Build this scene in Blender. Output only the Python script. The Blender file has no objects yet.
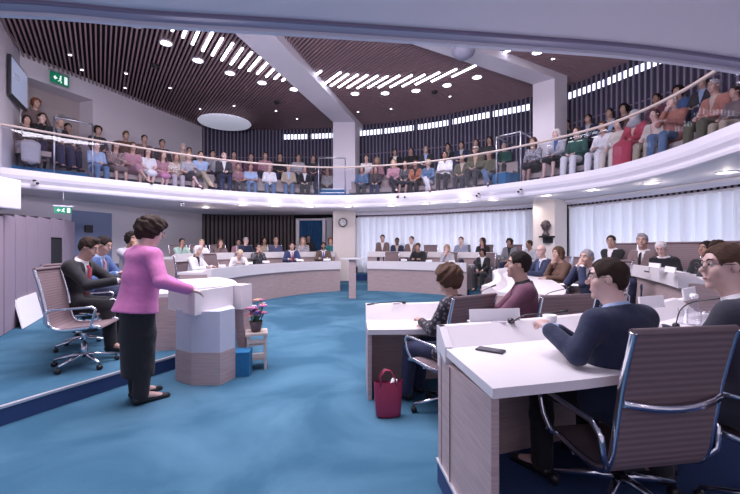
import bpy, bmesh, math, random
import numpy as np
from mathutils import Vector, Matrix
random.seed(7); np.random.seed(7)
sc = bpy.context.scene
COL = sc.collection
F = 385.0; HZ = 247.0; EYE = 1.5
# ---------------------------------------------------------------- camera
cam_d = bpy.data.cameras.new('camera'); cam = bpy.data.objects.new('camera', cam_d); COL.objects.link(cam)
cam.location = (0, 0, EYE); cam.rotation_euler = (math.pi/2, 0, 0)
cam_d.sensor_width = 36; cam_d.lens = 36*F/740; cam_d.clip_start = .05; cam_d.clip_end = 200
sc.camera = cam
# ---------------------------------------------------------------- world, lights, exposure
W = bpy.data.worlds.new('world'); sc.world = W; W.use_nodes = True
W.node_tree.nodes['Background'].inputs[0].default_value = (.66, .60, .78, 1)
W.node_tree.nodes['Background'].inputs[1].default_value = .62
sc.view_settings.view_transform = 'Standard'; sc.view_settings.look = 'None'
sc.view_settings.exposure = 0.42; sc.view_settings.gamma = 1; sc.view_settings.use_curve_mapping = False
sc.cycles.max_bounces = 8; sc.cycles.diffuse_bounces = 4; sc.cycles.transparent_max_bounces = 16
def point(name, loc, power, col, rad=.05):
    d = bpy.data.lights.new(name, 'POINT'); d.energy = power; d.color = col; d.shadow_soft_size = rad
    o = bpy.data.objects.new(name, d); o.location = loc; COL.objects.link(o); return o
def area(name, loc, size, power, col, rot=(0, 0, 0), shape='RECTANGLE', size_y=None, spread=None):
    d = bpy.data.lights.new(name, 'AREA'); d.shape = shape; d.size = size
    if shape in ('RECTANGLE', 'ELLIPSE'): d.size_y = size_y or size
    d.energy = power; d.color = col
    if spread: d.spread = math.radians(spread)
    o = bpy.data.objects.new(name, d); o.location = loc; o.rotation_euler = rot; COL.objects.link(o); return o
def spot(name, loc, power, col, ang=110, blend=.8, rad=.06):
    d = bpy.data.lights.new(name, 'SPOT'); d.energy = power; d.color = col; d.spot_size = math.radians(ang)
    d.spot_blend = blend; d.shadow_soft_size = rad
    o = bpy.data.objects.new(name, d); o.location = loc; COL.objects.link(o); return o
LAV = (.93, .86, 1.0); WARM = (1.0, .86, .78); COOL = (.62, .78, 1.0)
# added overhead fill for the hall, hidden from view by the near soffit
area('hall_fill', (-1.6, 5.2, 6.38), 6.0, 720, LAV, size_y=4.4)
# added upward fill, unseen above the near balcony, brightens the ceiling and beams
area('ceiling_fill', (-1.2, .6, 3.6), 4.0, 330, LAV, rot=(math.radians(128), 0, 0), size_y=.6)
# ---------------------------------------------------------------- helpers
def U(px, v, z):
    y = F*(z-EYE)/(HZ-v); return ((px-370)/F*y, y)
def X(px, y): return (px-370)/F*y
def tag(o, label=None, cat=None, group=None, kind=None):
    if label: o['label'] = label
    if cat: o['category'] = cat
    if group: o['group'] = group
    if kind: o['kind'] = kind
    return o
def empty(name, loc, rz=0, s=1):
    o = bpy.data.objects.new(name, None); o.location = loc; o.rotation_euler = (0, 0, rz); o.scale = (s, s, s)
    o.empty_display_size = .1; COL.objects.link(o); return o
def link(name, me, parent=None, mats=None, loc=None):
    o = bpy.data.objects.new(name, me); COL.objects.link(o)
    if parent is not None: o.parent = parent
    if loc: o.location = loc
    if mats:
        if not isinstance(mats, (list, tuple)): mats = [mats]
        if me.users > 1 or me.get('shared'):
            for i, m in enumerate(mats):
                if i < len(o.material_slots):
                    o.material_slots[i].link = 'OBJECT'; o.material_slots[i].material = m
        else:
            for m in mats: me.materials.append(m)
    return o
class MB:
    def __init__(s): s.v = []; s.f = []; s.m = []; s.sm = []
    def add(s, vs, fs, mi=0, smooth=False):
        n = len(s.v); s.v += [tuple(v) for v in vs]
        for f in fs: s.f.append([i+n for i in f]); s.m.append(mi); s.sm.append(smooth)
        return s
    def box(s, c, d, rz=0, mi=0, M=None):
        x, y, z = d[0]/2, d[1]/2, d[2]/2; vs = []
        ca, sa = math.cos(rz), math.sin(rz)
        for dz in (-z, z):
            for dx, dy in ((-x, -y), (x, -y), (x, y), (-x, y)):
                p = Vector((c[0]+dx*ca-dy*sa, c[1]+dx*sa+dy*ca, c[2]+dz)); vs.append(M@p if M else p)
        return s.add(vs, [(3, 2, 1, 0), (4, 5, 6, 7), (0, 1, 5, 4), (1, 2, 6, 5), (2, 3, 7, 6), (3, 0, 4, 7)], mi)
    def rbox(s, c, d, r=.02, rz=0, mi=0, M=None):
        bm = bmesh.new(); bmesh.ops.create_cube(bm, size=1)
        for v in bm.verts: v.co = Vector((v.co.x*d[0], v.co.y*d[1], v.co.z*d[2]))
        bmesh.ops.bevel(bm, geom=bm.edges[:], offset=r, segments=2, affect='EDGES', profile=.6)
        R = Matrix.Rotation(rz, 4, 'Z'); vs = []
        for v in bm.verts:
            p = R@v.co+Vector(c); vs.append(M@p if M else p)
        s.add(vs, [[v.index for v in f.verts] for f in bm.faces], mi); bm.free(); return s
    def prism(s, poly, z0, z1, mi=0):
        n = len(poly); a = sum(poly[i][0]*poly[(i+1) % n][1]-poly[(i+1) % n][0]*poly[i][1] for i in range(n))
        if a < 0: poly = poly[::-1]
        vs = [(x, y, z0) for x, y in poly]+[(x, y, z1) for x, y in poly]
        fs = [list(range(n))[::-1], list(range(n, 2*n))]+[(i, (i+1) % n, n+(i+1) % n, n+i) for i in range(n)]
        return s.add(vs, fs, mi)
    def tube(s, pts, r, n=8, mi=0, caps=True, sx=1, sz=1):
        pts = [Vector(p) for p in pts]; rs = r if isinstance(r, (list, tuple)) else [r]*len(pts)
        vs = []; up = Vector((0, 0, 1)); last = None
        for i, p in enumerate(pts):
            t = (pts[min(i+1, len(pts)-1)]-pts[max(i-1, 0)])
            t = t.normalized() if t.length > 1e-9 else Vector((0, 0, 1))
            a = last if last is not None else (up.cross(t) if abs(t.z) < .95 else Vector((1, 0, 0)))
            a = (a-t*a.dot(t)); a = a.normalized() if a.length > 1e-6 else Vector((1, 0, 0)); last = a; b = t.cross(a)
            for k in range(n):
                th = 2*math.pi*k/n; vs.append(p+a*math.cos(th)*rs[i]*sx+b*math.sin(th)*rs[i]*sz)
        m = len(pts); fs = []
        for i in range(m-1):
            for k in range(n): fs.append((i*n+k, i*n+(k+1) % n, (i+1)*n+(k+1) % n, (i+1)*n+k))
        s.add(vs, fs, mi, True)
        if caps: s.add(vs[:n], [list(range(n))[::-1]], mi); s.add(vs[-n:], [list(range(n))], mi)
        return s
    def lathe(s, prof, c=(0, 0, 0), n=20, mi=0, M=None, smooth=True, cap=True):
        vs = []
        for r, z in prof:
            for k in range(n):
                th = 2*math.pi*k/n; p = Vector((c[0]+r*math.cos(th), c[1]+r*math.sin(th), c[2]+z)); vs.append(M@p if M else p)
        m = len(prof); fs = [(i*n+k, i*n+(k+1) % n, (i+1)*n+(k+1) % n, (i+1)*n+k) for i in range(m-1) for k in range(n)]
        s.add(vs, fs, mi, smooth)
        if cap and prof[0][0] > 1e-5: s.add(vs[:n], [list(range(n))[::-1]], mi)
        if cap and prof[-1][0] > 1e-5: s.add(vs[-n:], [list(range(n))], mi)
        return s
    def ribbon(s, A, B, z0, z1, mi=0, za=None, zb=None):
        """closed solid between plan polylines A and B, floor z0, top z1 (za top over A, zb top over B)"""
        n = len(A); za = z1 if za is None else za; zb = z1 if zb is None else zb
        vs = [(x, y, z0) for x, y in A]+[(x, y, z0) for x, y in B]+[(x, y, za) for x, y in A]+[(x, y, zb) for x, y in B]
        fs = []
        for i in range(n-1):
            fs += [(i, n+i, n+i+1, i+1), (2*n+i, 2*n+i+1, 3*n+i+1, 3*n+i), (i, i+1, 2*n+i+1, 2*n+i), (n+i, 3*n+i, 3*n+i+1, n+i+1)]
        fs += [(0, 2*n, 3*n, n), (n-1, 2*n-1, 4*n-1, 3*n-1)]
        return s.add(vs, fs, mi)
    def mesh(s, name):
        me = bpy.data.meshes.new(name); me.from_pydata([tuple(v) for v in s.v], [], s.f)
        me.polygons.foreach_set('material_index', s.m); me.polygons.foreach_set('use_smooth', s.sm)
        bm = bmesh.new(); bm.from_mesh(me); bmesh.ops.remove_doubles(bm, verts=bm.verts, dist=1e-5)
        bmesh.ops.recalc_face_normals(bm, faces=bm.faces); bm.to_mesh(me); bm.free(); me.update(); return me
    def build(s, name, mats, parent=None, loc=None): return link(name, s.mesh(name), parent, mats, loc)
def offset(pl, d):
    """offset an open polyline to its left by d"""
    out = []; n = len(pl)
    for i in range(n):
        a = Vector(pl[max(i-1, 0)]); b = Vector(pl[min(i+1, n-1)]); t = (b-a).normalized()
        out.append((pl[i][0]-t.y*d, pl[i][1]+t.x*d))
    return out
def smooth(pl, k=6):
    """Catmull-Rom resample"""
    P = [np.array(p, float) for p in pl]; P = [2*P[0]-P[1]]+P+[2*P[-1]-P[-2]]; out = []
    for i in range(1, len(P)-2):
        for j in range(k):
            t = j/k; a, b, c, d = P[i-1:i+3]
            out.append(tuple(.5*((2*b)+(c-a)*t+(2*a-5*b+4*c-d)*t*t+(3*b-a-3*c+d)*t**3)))
    out.append(tuple(P[-2])); return [tuple(float(q) for q in p) for p in out]
def seglen(pl):
    L = [0]
    for a, b in zip(pl, pl[1:]): L.append(L[-1]+math.dist(a, b))
    return L
def along(pl, s):
    L = seglen(pl); s = min(max(s, 0), L[-1])
    for i in range(len(pl)-1):
        if s <= L[i+1]:
            t = (s-L[i])/max(L[i+1]-L[i], 1e-9); a, b = Vector(pl[i]), Vector(pl[i+1])
            return a.lerp(b, t), (b-a).normalized()
    return Vector(pl[-1]), (Vector(pl[-1])-Vector(pl[-2])).normalized()
def cut(pl, s0, s1, k=6):
    return [tuple(along(pl, s0+(s1-s0)*i/k)[0]) for i in range(k+1)]
# ---------------------------------------------------------------- materials
def mat(name, col, rough=.6, metal=0, noise=0, nscale=20, bump=0, bscale=60, spec=.5, emit=None, es=0, sheen=0, trans=0):
    m = bpy.data.materials.new(name); m.use_nodes = True; nt = m.node_tree; b = nt.nodes['Principled BSDF']
    b.inputs['Base Color'].default_value = (*col, 1); b.inputs['Roughness'].default_value = rough
    b.inputs['Metallic'].default_value = metal; b.inputs['Specular IOR Level'].default_value = spec
    if sheen: b.inputs['Sheen Weight'].default_value = sheen
    if trans: b.inputs['Transmission Weight'].default_value = trans
    if emit: b.inputs['Emission Color'].default_value = (*emit, 1); b.inputs['Emission Strength'].default_value = es
    tc = nt.nodes.new('ShaderNodeTexCoord')
    nz = nt.nodes.new('ShaderNodeTexNoise'); nz.inputs['Scale'].default_value = nscale; nz.inputs['Detail'].default_value = 3
    nt.links.new(tc.outputs['Object'], nz.inputs['Vector'])
    mx = nt.nodes.new('ShaderNodeMix'); mx.data_type = 'RGBA'
    k = noise if noise else .05
    mx.inputs[6].default_value = (*[c*(1-k) for c in col], 1); mx.inputs[7].default_value = (*[min(1, c*(1+k)) for c in col], 1)
    nt.links.new(nz.outputs[0], mx.inputs[0]); nt.links.new(mx.outputs[2], b.inputs['Base Color'])
    if bump:
        n2 = nt.nodes.new('ShaderNodeTexNoise'); n2.inputs['Scale'].default_value = bscale; n2.inputs['Detail'].default_value = 4
        nt.links.new(tc.outputs['Object'], n2.inputs['Vector'])
        bp = nt.nodes.new('ShaderNodeBump'); bp.inputs['Strength'].default_value = bump; bp.inputs['Distance'].default_value = .02
        nt.links.new(n2.outputs[0], bp.inputs['Height']); nt.links.new(bp.outputs[0], b.inputs['Normal'])
    return m
def wave_mat(name, c1, c2, scale, axis='Z', rough=.5, dist=0, stretch=(1, 1, 1), thr=None, bump=0):
    m = bpy.data.materials.new(name); m.use_nodes = True; nt = m.node_tree; b = nt.nodes['Principled BSDF']
    b.inputs['Roughness'].default_value = rough
    tc = nt.nodes.new('ShaderNodeTexCoord'); mp = nt.nodes.new('ShaderNodeMapping'); mp.inputs['Scale'].default_value = stretch
    nt.links.new(tc.outputs['Object'], mp.inputs[0])
    w = nt.nodes.new('ShaderNodeTexWave'); w.bands_direction = axis; w.inputs['Scale'].default_value = scale
    w.inputs['Distortion'].default_value = dist; w.inputs['Detail'].default_value = 3
    nt.links.new(mp.outputs[0], w.inputs['Vector'])
    r = nt.nodes.new('ShaderNodeValToRGB'); r.color_ramp.elements[0].color = (*c1, 1); r.color_ramp.elements[1].color = (*c2, 1)
    if thr: r.color_ramp.elements[0].position = thr[0]; r.color_ramp.elements[1].position = thr[1]
    nt.links.new(w.outputs[0], r.inputs[0]); nt.links.new(r.outputs[0], b.inputs['Base Color'])
    if bump:
        bp = nt.nodes.new('ShaderNodeBump'); bp.inputs['Strength'].default_value = bump; bp.inputs['Distance'].default_value = .01
        nt.links.new(w.outputs[0], bp.inputs['Height']); nt.links.new(bp.outputs[0], b.inputs['Normal'])
    return m
def wood_mat(name, c1, c2, rough=.45):
    m = bpy.data.materials.new(name); m.use_nodes = True; nt = m.node_tree; b = nt.nodes['Principled BSDF']
    b.inputs['Roughness'].default_value = rough
    tc = nt.nodes.new('ShaderNodeTexCoord'); mp = nt.nodes.new('ShaderNodeMapping'); mp.inputs['Scale'].default_value = (2, 2, 45)
    nt.links.new(tc.outputs['Object'], mp.inputs[0]); n = nt.nodes.new('ShaderNodeTexNoise'); n.inputs['Scale'].default_value = 2.2; n.inputs['Detail'].default_value = 6
    nt.links.new(mp.outputs[0], n.inputs['Vector'])
    r = nt.nodes.new('ShaderNodeValToRGB'); r.color_ramp.elements[0].color = (*c1, 1); r.color_ramp.elements[1].color = (*c2, 1)
    r.color_ramp.elements[0].position = .3; r.color_ramp.elements[1].position = .7
    nt.links.new(n.outputs[0], r.inputs[0]); nt.links.new(r.outputs[0], b.inputs['Base Color']); return m
M = {}
M['white'] = mat('white_paint', (.74, .69, .75), .55, noise=.02, nscale=3)
M['fascia'] = mat('fascia_white', (.74, .72, .80), .55, noise=.02, nscale=2)
M['soffit'] = mat('soffit_white', (.84, .78, .85), .6, noise=.02, nscale=2)
M['cream'] = mat('cream_column', (.80, .72, .68), .6, noise=.03, nscale=4)
M['black_gap'] = mat('black_gap', (.008, .008, .012), .9)
M['slat'] = mat('ceiling_slat', (.34, .215, .235), .6, noise=.15, nscale=4)
M['laminate'] = mat('white_laminate', (.80, .76, .78), .35, noise=.02, nscale=8)
M['oak'] = wood_mat('pale_oak', (.41, .305, .305), (.55, .42, .415))
M['oak_dark'] = wood_mat('dark_oak', (.20, .14, .14), (.29, .21, .20))  # darker oak tone for the desk panel joint
M['chrome'] = mat('polished_aluminium', (.78, .80, .86), .16, 1)
M['steel'] = mat('brushed_steel', (.55, .56, .62), .35, 1)
M['sling'] = wave_mat('ribbed_sling_fabric', (.175, .125, .137), (.21, .15, .163), 11, 'Z', .75, bump=.25)
M['black'] = mat('black_plastic', (.015, .015, .02), .4)
M['black_matte'] = mat('black_matte', (.02, .02, .026), .85)
M['paper'] = mat('white_paper', (.86, .85, .88), .8)
M['rail'] = wood_mat('beech_rail', (.62, .50, .46), (.72, .60, .55))
M['step_edge'] = mat('aluminium_nosing', (.75, .74, .78), .35, .6)
M['bench'] = mat('beige_seat_fabric', (.40, .33, .32), .85, noise=.1, nscale=12)
M['mauve'] = mat('mauve_laminate', (.36, .29, .37), .6, noise=.05, nscale=3)
M['bluegrey'] = mat('bluegrey_door', (.22, .27, .42), .6)
M['slatwall'] = mat('slat_wall_batten', (.24, .205, .28), .6, noise=.1, nscale=4)
M['slatback'] = mat('slat_wall_back', (.040, .040, .078), .8)
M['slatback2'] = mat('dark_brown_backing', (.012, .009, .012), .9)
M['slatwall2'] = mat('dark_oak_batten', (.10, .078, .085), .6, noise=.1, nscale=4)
M['green'] = mat('exit_green', (.0, .16, .08), .4, emit=(.0, .35, .16), es=.15)
M['exit_white'] = mat('exit_white', (.9, .95, .92), .4, emit=(.8, 1, .9), es=.5)
M['clay'] = mat('brown_bronze', (.09, .065, .07), .45, noise=.2)
M['lamp'] = mat('lamp_glow', (1, 1, 1), .4, emit=(1.0, .95, 1.0), es=6)
M['lamp_warm'] = mat('soffit_lamp_glow', (1, 1, 1), .4, emit=(1.0, .86, .82), es=5)
M['tube'] = mat('linear_light_glow', (1, 1, 1), .4, emit=(.85, .86, 1.0), es=7)
M['disc'] = mat('white_disc_glow', (.80, .80, .88), .5, emit=(.7, .72, .9), es=.28)  # faint glow added to the white disc; it holds no lamp
def carpet():
    m = bpy.data.materials.new('blue_carpet'); m.use_nodes = True; nt = m.node_tree; b = nt.nodes['Principled BSDF']
    b.inputs['Roughness'].default_value = .95; b.inputs['Specular IOR Level'].default_value = .1
    tc = nt.nodes.new('ShaderNodeTexCoord')
    n1 = nt.nodes.new('ShaderNodeTexNoise'); n1.inputs['Scale'].default_value = .9; n1.inputs['Detail'].default_value = 5; n1.inputs['Distortion'].default_value = .6
    n2 = nt.nodes.new('ShaderNodeTexNoise'); n2.inputs['Scale'].default_value = 160; n2.inputs['Detail'].default_value = 2
    nt.links.new(tc.outputs['Object'], n1.inputs['Vector']); nt.links.new(tc.outputs['Object'], n2.inputs['Vector'])
    r = nt.nodes.new('ShaderNodeValToRGB'); r.color_ramp.elements[0].position = .42; r.color_ramp.elements[1].position = .66
    r.color_ramp.elements[0].color = (.058, .165, .262, 1); r.color_ramp.elements[1].color = (.118, .270, .390, 1)
    nt.links.new(n1.outputs[0], r.inputs[0])
    mx = nt.nodes.new('ShaderNodeMix'); mx.data_type = 'RGBA'; mx.blend_type = 'MULTIPLY'; mx.inputs[0].default_value = .45
    nt.links.new(r.outputs[0], mx.inputs[6]); nt.links.new(n2.outputs[0], mx.inputs[7]); nt.links.new(mx.outputs[2], b.inputs['Base Color'])
    bp = nt.nodes.new('ShaderNodeBump'); bp.inputs['Strength'].default_value = .4; bp.inputs['Distance'].default_value = .01
    nt.links.new(n2.outputs[0], bp.inputs['Height']); nt.links.new(bp.outputs[0], b.inputs['Normal']); return m
M['carpet'] = carpet()
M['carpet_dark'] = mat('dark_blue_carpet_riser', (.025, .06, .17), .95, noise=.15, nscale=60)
M['carpet_up'] = mat('balcony_blue_carpet', (.02, .16, .34), .95, noise=.15, nscale=30)
def glassmat(name, tint, k0=.055, k1=.5):
    m = bpy.data.materials.new(name); m.use_nodes = True; nt = m.node_tree; N = nt.nodes.new
    for n in list(nt.nodes): nt.nodes.remove(n)
    o = N('ShaderNodeOutputMaterial'); t = N('ShaderNodeBsdfTransparent'); t.inputs[0].default_value = (*tint, 1)
    g = N('ShaderNodeBsdfGlossy'); g.inputs['Roughness'].default_value = .02
    ge = N('ShaderNodeNewGeometry'); d = N('ShaderNodeVectorMath'); d.operation = 'DOT_PRODUCT'
    nt.links.new(ge.outputs['Normal'], d.inputs[0]); nt.links.new(ge.outputs['Incoming'], d.inputs[1])
    def mt(op, a, b=None):
        q = N('ShaderNodeMath'); q.operation = op
        for i, v in enumerate((a, b)):
            if v is None: continue
            if isinstance(v, (int, float)): q.inputs[i].default_value = v
            else: nt.links.new(v, q.inputs[i])
        return q.outputs[0]
    f = mt('ADD', mt('MULTIPLY', mt('POWER', mt('SUBTRACT', 1.0, mt('ABSOLUTE', d.outputs['Value'])), 5.0), k1), k0)
    mx = N('ShaderNodeMixShader'); nt.links.new(f, mx.inputs[0]); nt.links.new(t.outputs[0], mx.inputs[1]); nt.links.new(g.outputs[0], mx.inputs[2])
    nt.links.new(mx.outputs[0], o.inputs[0]); return m
M['glass'] = glassmat('clear_glass', (.94, .95, .98))
def curtain():
    m = bpy.data.materials.new('sheer_curtain'); m.use_nodes = True; nt = m.node_tree
    for n in list(nt.nodes): nt.nodes.remove(n)
    o = nt.nodes.new('ShaderNodeOutputMaterial'); d = nt.nodes.new('ShaderNodeBsdfDiffuse'); t = nt.nodes.new('ShaderNodeBsdfTranslucent')
    d.inputs[0].default_value = (.80, .79, .85, 1); t.inputs[0].default_value = (.86, .87, .94, 1)
    mx = nt.nodes.new('ShaderNodeMixShader'); mx.inputs[0].default_value = .30
    nt.links.new(d.outputs[0], mx.inputs[1]); nt.links.new(t.outputs[0], mx.inputs[2]); nt.links.new(mx.outputs[0], o.inputs[0]); return m
M['curtain'] = curtain()
M['bluecurtain'] = mat('dark_blue_curtain', (.02, .09, .22), .9, noise=.3, nscale=6)
M['daylight'] = mat('daylit_window', (.8, .9, 1), .3, emit=(.84, .88, 1.0), es=1.05)
M['clerestory'] = mat('daylit_clerestory', (.8, .85, 1), .3, emit=(.78, .82, 1.0), es=1.6)
# ---------------------------------------------------------------- plan of the hall
Z_SLAB = 3.28; Z_SOF = 2.85; Z_CEIL = 6.5; CX, CY = -1.36, 6.11
_top = [(0,167),(60,173.8),(120,180.2),(180,186.5),(240,191.5),(300,194.6),(330,195.2),(360,194.8),(421,192),(480,186.4),(541,178.5),(600,168.5),(640,158.5),(680,145.5),(710,133.5),(740,121.5)]
RING = [U(px, v, Z_SLAB) for px, v in _top]                     # left to right, far side of the opening
_near = [(740,70),(630,55.6),(510,46.2),(360,36.2),(270,30.5),(150,23.5),(0,12.5)]
NEAR = [U(px, v, Z_SOF) for px, v in _near]
ringpts = smooth([(-9.3, 8.05), (-8.75, 8.35)]+RING+[(5.28, 4.75), (5.0, 4.1), (4.5, 3.6), (3.7, 3.2)], 5)
nearpts = smooth(NEAR+[(-4.2, 2.15), (-9.3, 2.5)], 4)
ring2 = smooth([(-9.3, 8.05), (-8.75, 8.35)]+RING+[(5.28, 4.75)], 5)   # for rail and tiers
SLATP = smooth([(-7.0, 16.04), (-5.2, 16.45), (-1.55, 16.2), (2.0, 15.04), (3.95, 13.85), (5.43, 12.83), (6.29, 11.81), (7.0, 10.35), (7.6, 8.8), (8.0, 7.0), (8.1, 4.0)], 5)
OUTER = [(-9.6, -3), (-9.6, 2.0), (-9.95, 6.0), (-9.16, 10.08)] + SLATP + [(8.1, -3)]
WL = [(-6.2, 5.2), (-9.16, 10.08)]
# ---------------------------------------------------------------- room shell
def S(o): o['kind'] = 'structure'; return o
mb = MB(); mb.prism([(-9.9, -3), (8.6, -3), (8.9, 12), (6, 16.9), (-10, 16.9)], -.2, 0); S(mb.build('floor', M['carpet']))
# presidium platform (left), with nosing
PL = smooth([(-3.9, 1.2), (-3.10, 3.20), (-2.66, 4.2), (-2.30, 5.1), (-2.45, 6.2), (-3.0, 7.2), (-3.9, 7.9)], 4)
mb = MB(); mb.prism(PL+[(-9.3, 7.9), (-9.3, 1.2)], 0, .16); S(mb.build('floor_platform', M['carpet']))
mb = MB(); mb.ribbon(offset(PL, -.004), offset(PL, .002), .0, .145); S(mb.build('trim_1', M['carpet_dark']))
mb = MB(); mb.ribbon(offset(PL, -.01), offset(PL, .03), .145, .166); S(mb.build('trim_2', M['step_edge']))
# tiers, far and right side
T1L = smooth([(-4.25, 8.6), (-3.45, 8.35), (-3.38, 9.4), (-3.08, 10.6), (-2.45, 11.8), (-1.75, 12.6), (-1.0, 13.15), (-.1, 13.25), (1.0, 12.85), (1.95, 12.35), (2.95, 11.75), (3.6, 10.8), (3.3, 9.4), (2.72, 8.4), (2.2, 6.8), (1.8, 5.7)], 4)
T1L = offset(T1L, .14)
mb = MB(); mb.prism(T1L+[(9, 5.7), (9, 11), (6, 16.8), (-8, 16.8), (-9.5, 8.6)], 0, .2); S(mb.build('floor_tier', M['carpet']))
mb = MB(); mb.ribbon(offset(T1L, .004), offset(T1L, -.002), 0.0, .17); S(mb.build('trim_3', M['carpet']))
T2 = smooth([(-4.85, 9.5), (-4.6, 10.8), (-4.0, 12.3), (-2.9, 13.6), (-1.3, 14.6), (-.1, 14.85), (1.5, 14.55), (3.0, 13.8), (4.15, 12.8), (4.6, 11.2), (4.6, 9.5), (4.5, 8.4), (4.4, 7.2), (4.1, 6.0), (3.7, 4.9), (3.36, 4.15), (3.9, 4.0)], 4)
T2 = offset(T2, .14)
mb = MB(); mb.prism(T2+[(9, 4.0), (9, 11), (6, 16.85), (-7.8, 16.85), (-9.3, 9.5)], .2, .46); S(mb.build('floor_tier_upper', M['carpet']))
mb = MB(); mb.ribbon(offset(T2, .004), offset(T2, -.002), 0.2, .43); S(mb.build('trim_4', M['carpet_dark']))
# near right tier, under the nearest desk
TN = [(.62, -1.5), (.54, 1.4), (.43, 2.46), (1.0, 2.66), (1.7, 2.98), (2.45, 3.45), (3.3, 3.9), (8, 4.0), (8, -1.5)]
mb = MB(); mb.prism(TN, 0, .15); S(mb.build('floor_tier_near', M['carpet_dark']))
mb = MB(); mb.ribbon([(.612, -1.5), (.532, 1.4), (.422, 2.46)], [(.65, -1.5), (.57, 1.4), (.46, 2.46)], .14, .156); S(mb.build('trim_5', M['step_edge']))
# walls
def wallseg(name, pts, z0, z1, m, th=.15):
    mb = MB(); mb.ribbon(pts, offset(pts, th), z0, z1); return S(mb.build(name, m))
wallseg('wall_left', [(-9.6, -3), (-9.6, 2), (-9.95, 6)], 0, 6.7, M['white'])
wallseg('wall_left_corner', [(-6.6, 5.95), (-9.16, 10.08)][::1], Z_SLAB, 6.7, M['white'])
wallseg('wall_left_lower', [(-9.95, 6), (-9.16, 10.08)], 0, Z_SLAB, M['white'])
wd = Vector((.3403, .9403)); W0 = Vector((-9.16, 10.08))
def WP(s): p = W0+wd*s*1.0635; return (p.x, p.y)      # s = distance in y
D0, D1 = .17, 1.76
wallseg('wall_back_left_lower', [WP(0), WP(5.96)], 0, 3.3, M['white'])
wallseg('wall_back_left', [WP(D1), WP(5.96)], 3.3, 6.7, M['white'])
wallseg('wall_back_left_jamb', [WP(0), WP(D0)], 3.3, 6.7, M['white'])
wallseg('wall_back_left_head', [WP(D0), WP(D1)], 6.02, 6.7, M['white'])
# recess with the upper door
nrm = Vector((-wd.y, wd.x))
def WPo(s, d): p = Vector(WP(s))+nrm*d; return (p.x, p.y)
mb = MB(); mb.ribbon([WPo(D0, .15), WPo(D0, .62)], [WPo(D0-.05, .15), WPo(D0-.05, .62)], 3.3, 6.1)
mb.ribbon([WPo(D1, .15), WPo(D1, .62)], [WPo(D1+.05, .15), WPo(D1+.05, .62)], 3.3, 6.1)
mb.ribbon([WPo(D0, .15), WPo(D0, .62)], [WPo(D1, .15), WPo(D1, .62)], 6.02, 6.1); S(mb.build('wall_recess', M['white']))
mb = MB(); mb.ribbon([WPo(D0-.05, .6), WPo(D1+.05, .6)], [WPo(D0-.05, .68), WPo(D1+.05, .68)], 3.3, 6.1)
S(mb.build('wall_recess_back', mat('beige_recess_panel', (.42, .36, .36), .6)))
dr = MB().ribbon([WPo(D0+.35, .57), WPo(D1-.25, .57)], [WPo(D0+.35, .60), WPo(D1-.25, .60)], 3.3, 5.55).build('door_1', mat('grey_beige_door', (.44, .38, .38), .5)); S(dr)
c = Vector(WPo(D1-.42, .53)); MB().box((c.x, c.y, 5.42), (.34, .08, .07), math.atan2(wd.y, wd.x)).build('door_closer', M['steel'], dr)
MB().tube([(WPo(D1-.4, .50)[0], WPo(D1-.4, .50)[1], 4.25), (WPo(D1-.55, .50)[0], WPo(D1-.55, .50)[1], 4.25)], .015).build('door_handle', M['steel'], dr)
# slatted back wall: backing sheet and battens, dark brown on the lower left, blue above
def battens(pl, z0, z1, step, w, d, inset):
    mb = MB(); L = seglen(pl)[-1]; n = int(L/step)
    for i in range(n):
        p, t = along(pl, (i+.5)*step); nn = Vector((t.y, -t.x)); q = p+nn*inset
        mb.box((q.x, q.y, (z0+z1)/2), (w, d, z1-z0), math.atan2(t.y, t.x))
    return mb
slat_up = SLATP
mb = MB(); mb.ribbon(slat_up, offset(slat_up, .12), 3.2, 6.7); S(mb.build('wall_back', M['slatback']))
S(battens(slat_up, 3.2, 6.5, .15, .045, .05, .035).build('wall_back_battens', M['slatwall']))
S(MB().ribbon(offset(slat_up, -.012), offset(slat_up, -.001), 5.30, 5.33).ribbon(offset(slat_up, -.012), offset(slat_up, -.001), 4.2, 4.23).build('trim_6', M['slatwall']))
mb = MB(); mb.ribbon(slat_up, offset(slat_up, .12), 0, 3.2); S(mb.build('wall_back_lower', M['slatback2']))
# portion of the lower wall: px 202 - 300
low = [p for p in SLATP if p[0] < -2.9 and p[1] > 12]
low_s = offset(low, -.0)
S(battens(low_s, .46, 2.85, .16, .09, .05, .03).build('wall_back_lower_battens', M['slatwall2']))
# clerestory panes in the upper wall (things one can count)
L = seglen(SLATP)[-1]
def s_of_px(px):
    best = min((abs((along(SLATP, s)[0].x)/(along(SLATP, s)[0].y)-(px-370)/F), s) for s in np.arange(0, L, .02) if along(SLATP, s)[0].y > 1)
    return best[1]
wi = 1
for (a, b) in ((283, 308), (310.5, 333), (355, 382), (385, 414), (418, 448), (453, 490), (493, 531), (569, 604), (606, 645), (648, 700)):
    s0, s1 = s_of_px(a), s_of_px(b) if b < 690 else s_of_px(645)+2.2
    c0 = cut(SLATP, s0, s1, 5)
    mb = MB(); mb.ribbon(offset(c0, -.02), offset(c0, -.004), 6.08, 6.29); o = mb.build('window_%d' % wi, M['clerestory']); S(o)
    MB().ribbon(offset(c0, -.035), offset(c0, -.003), 6.29, 6.32).ribbon(offset(c0, -.035), offset(c0, -.003), 6.05, 6.08).build('window_frame', M['slatback'], o)
    wi += 1
# right wall towards and behind the camera
wallseg('wall_right', [(8.1, 4.0), (8.1, -3)], 0, 6.7, M['white'])
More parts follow.
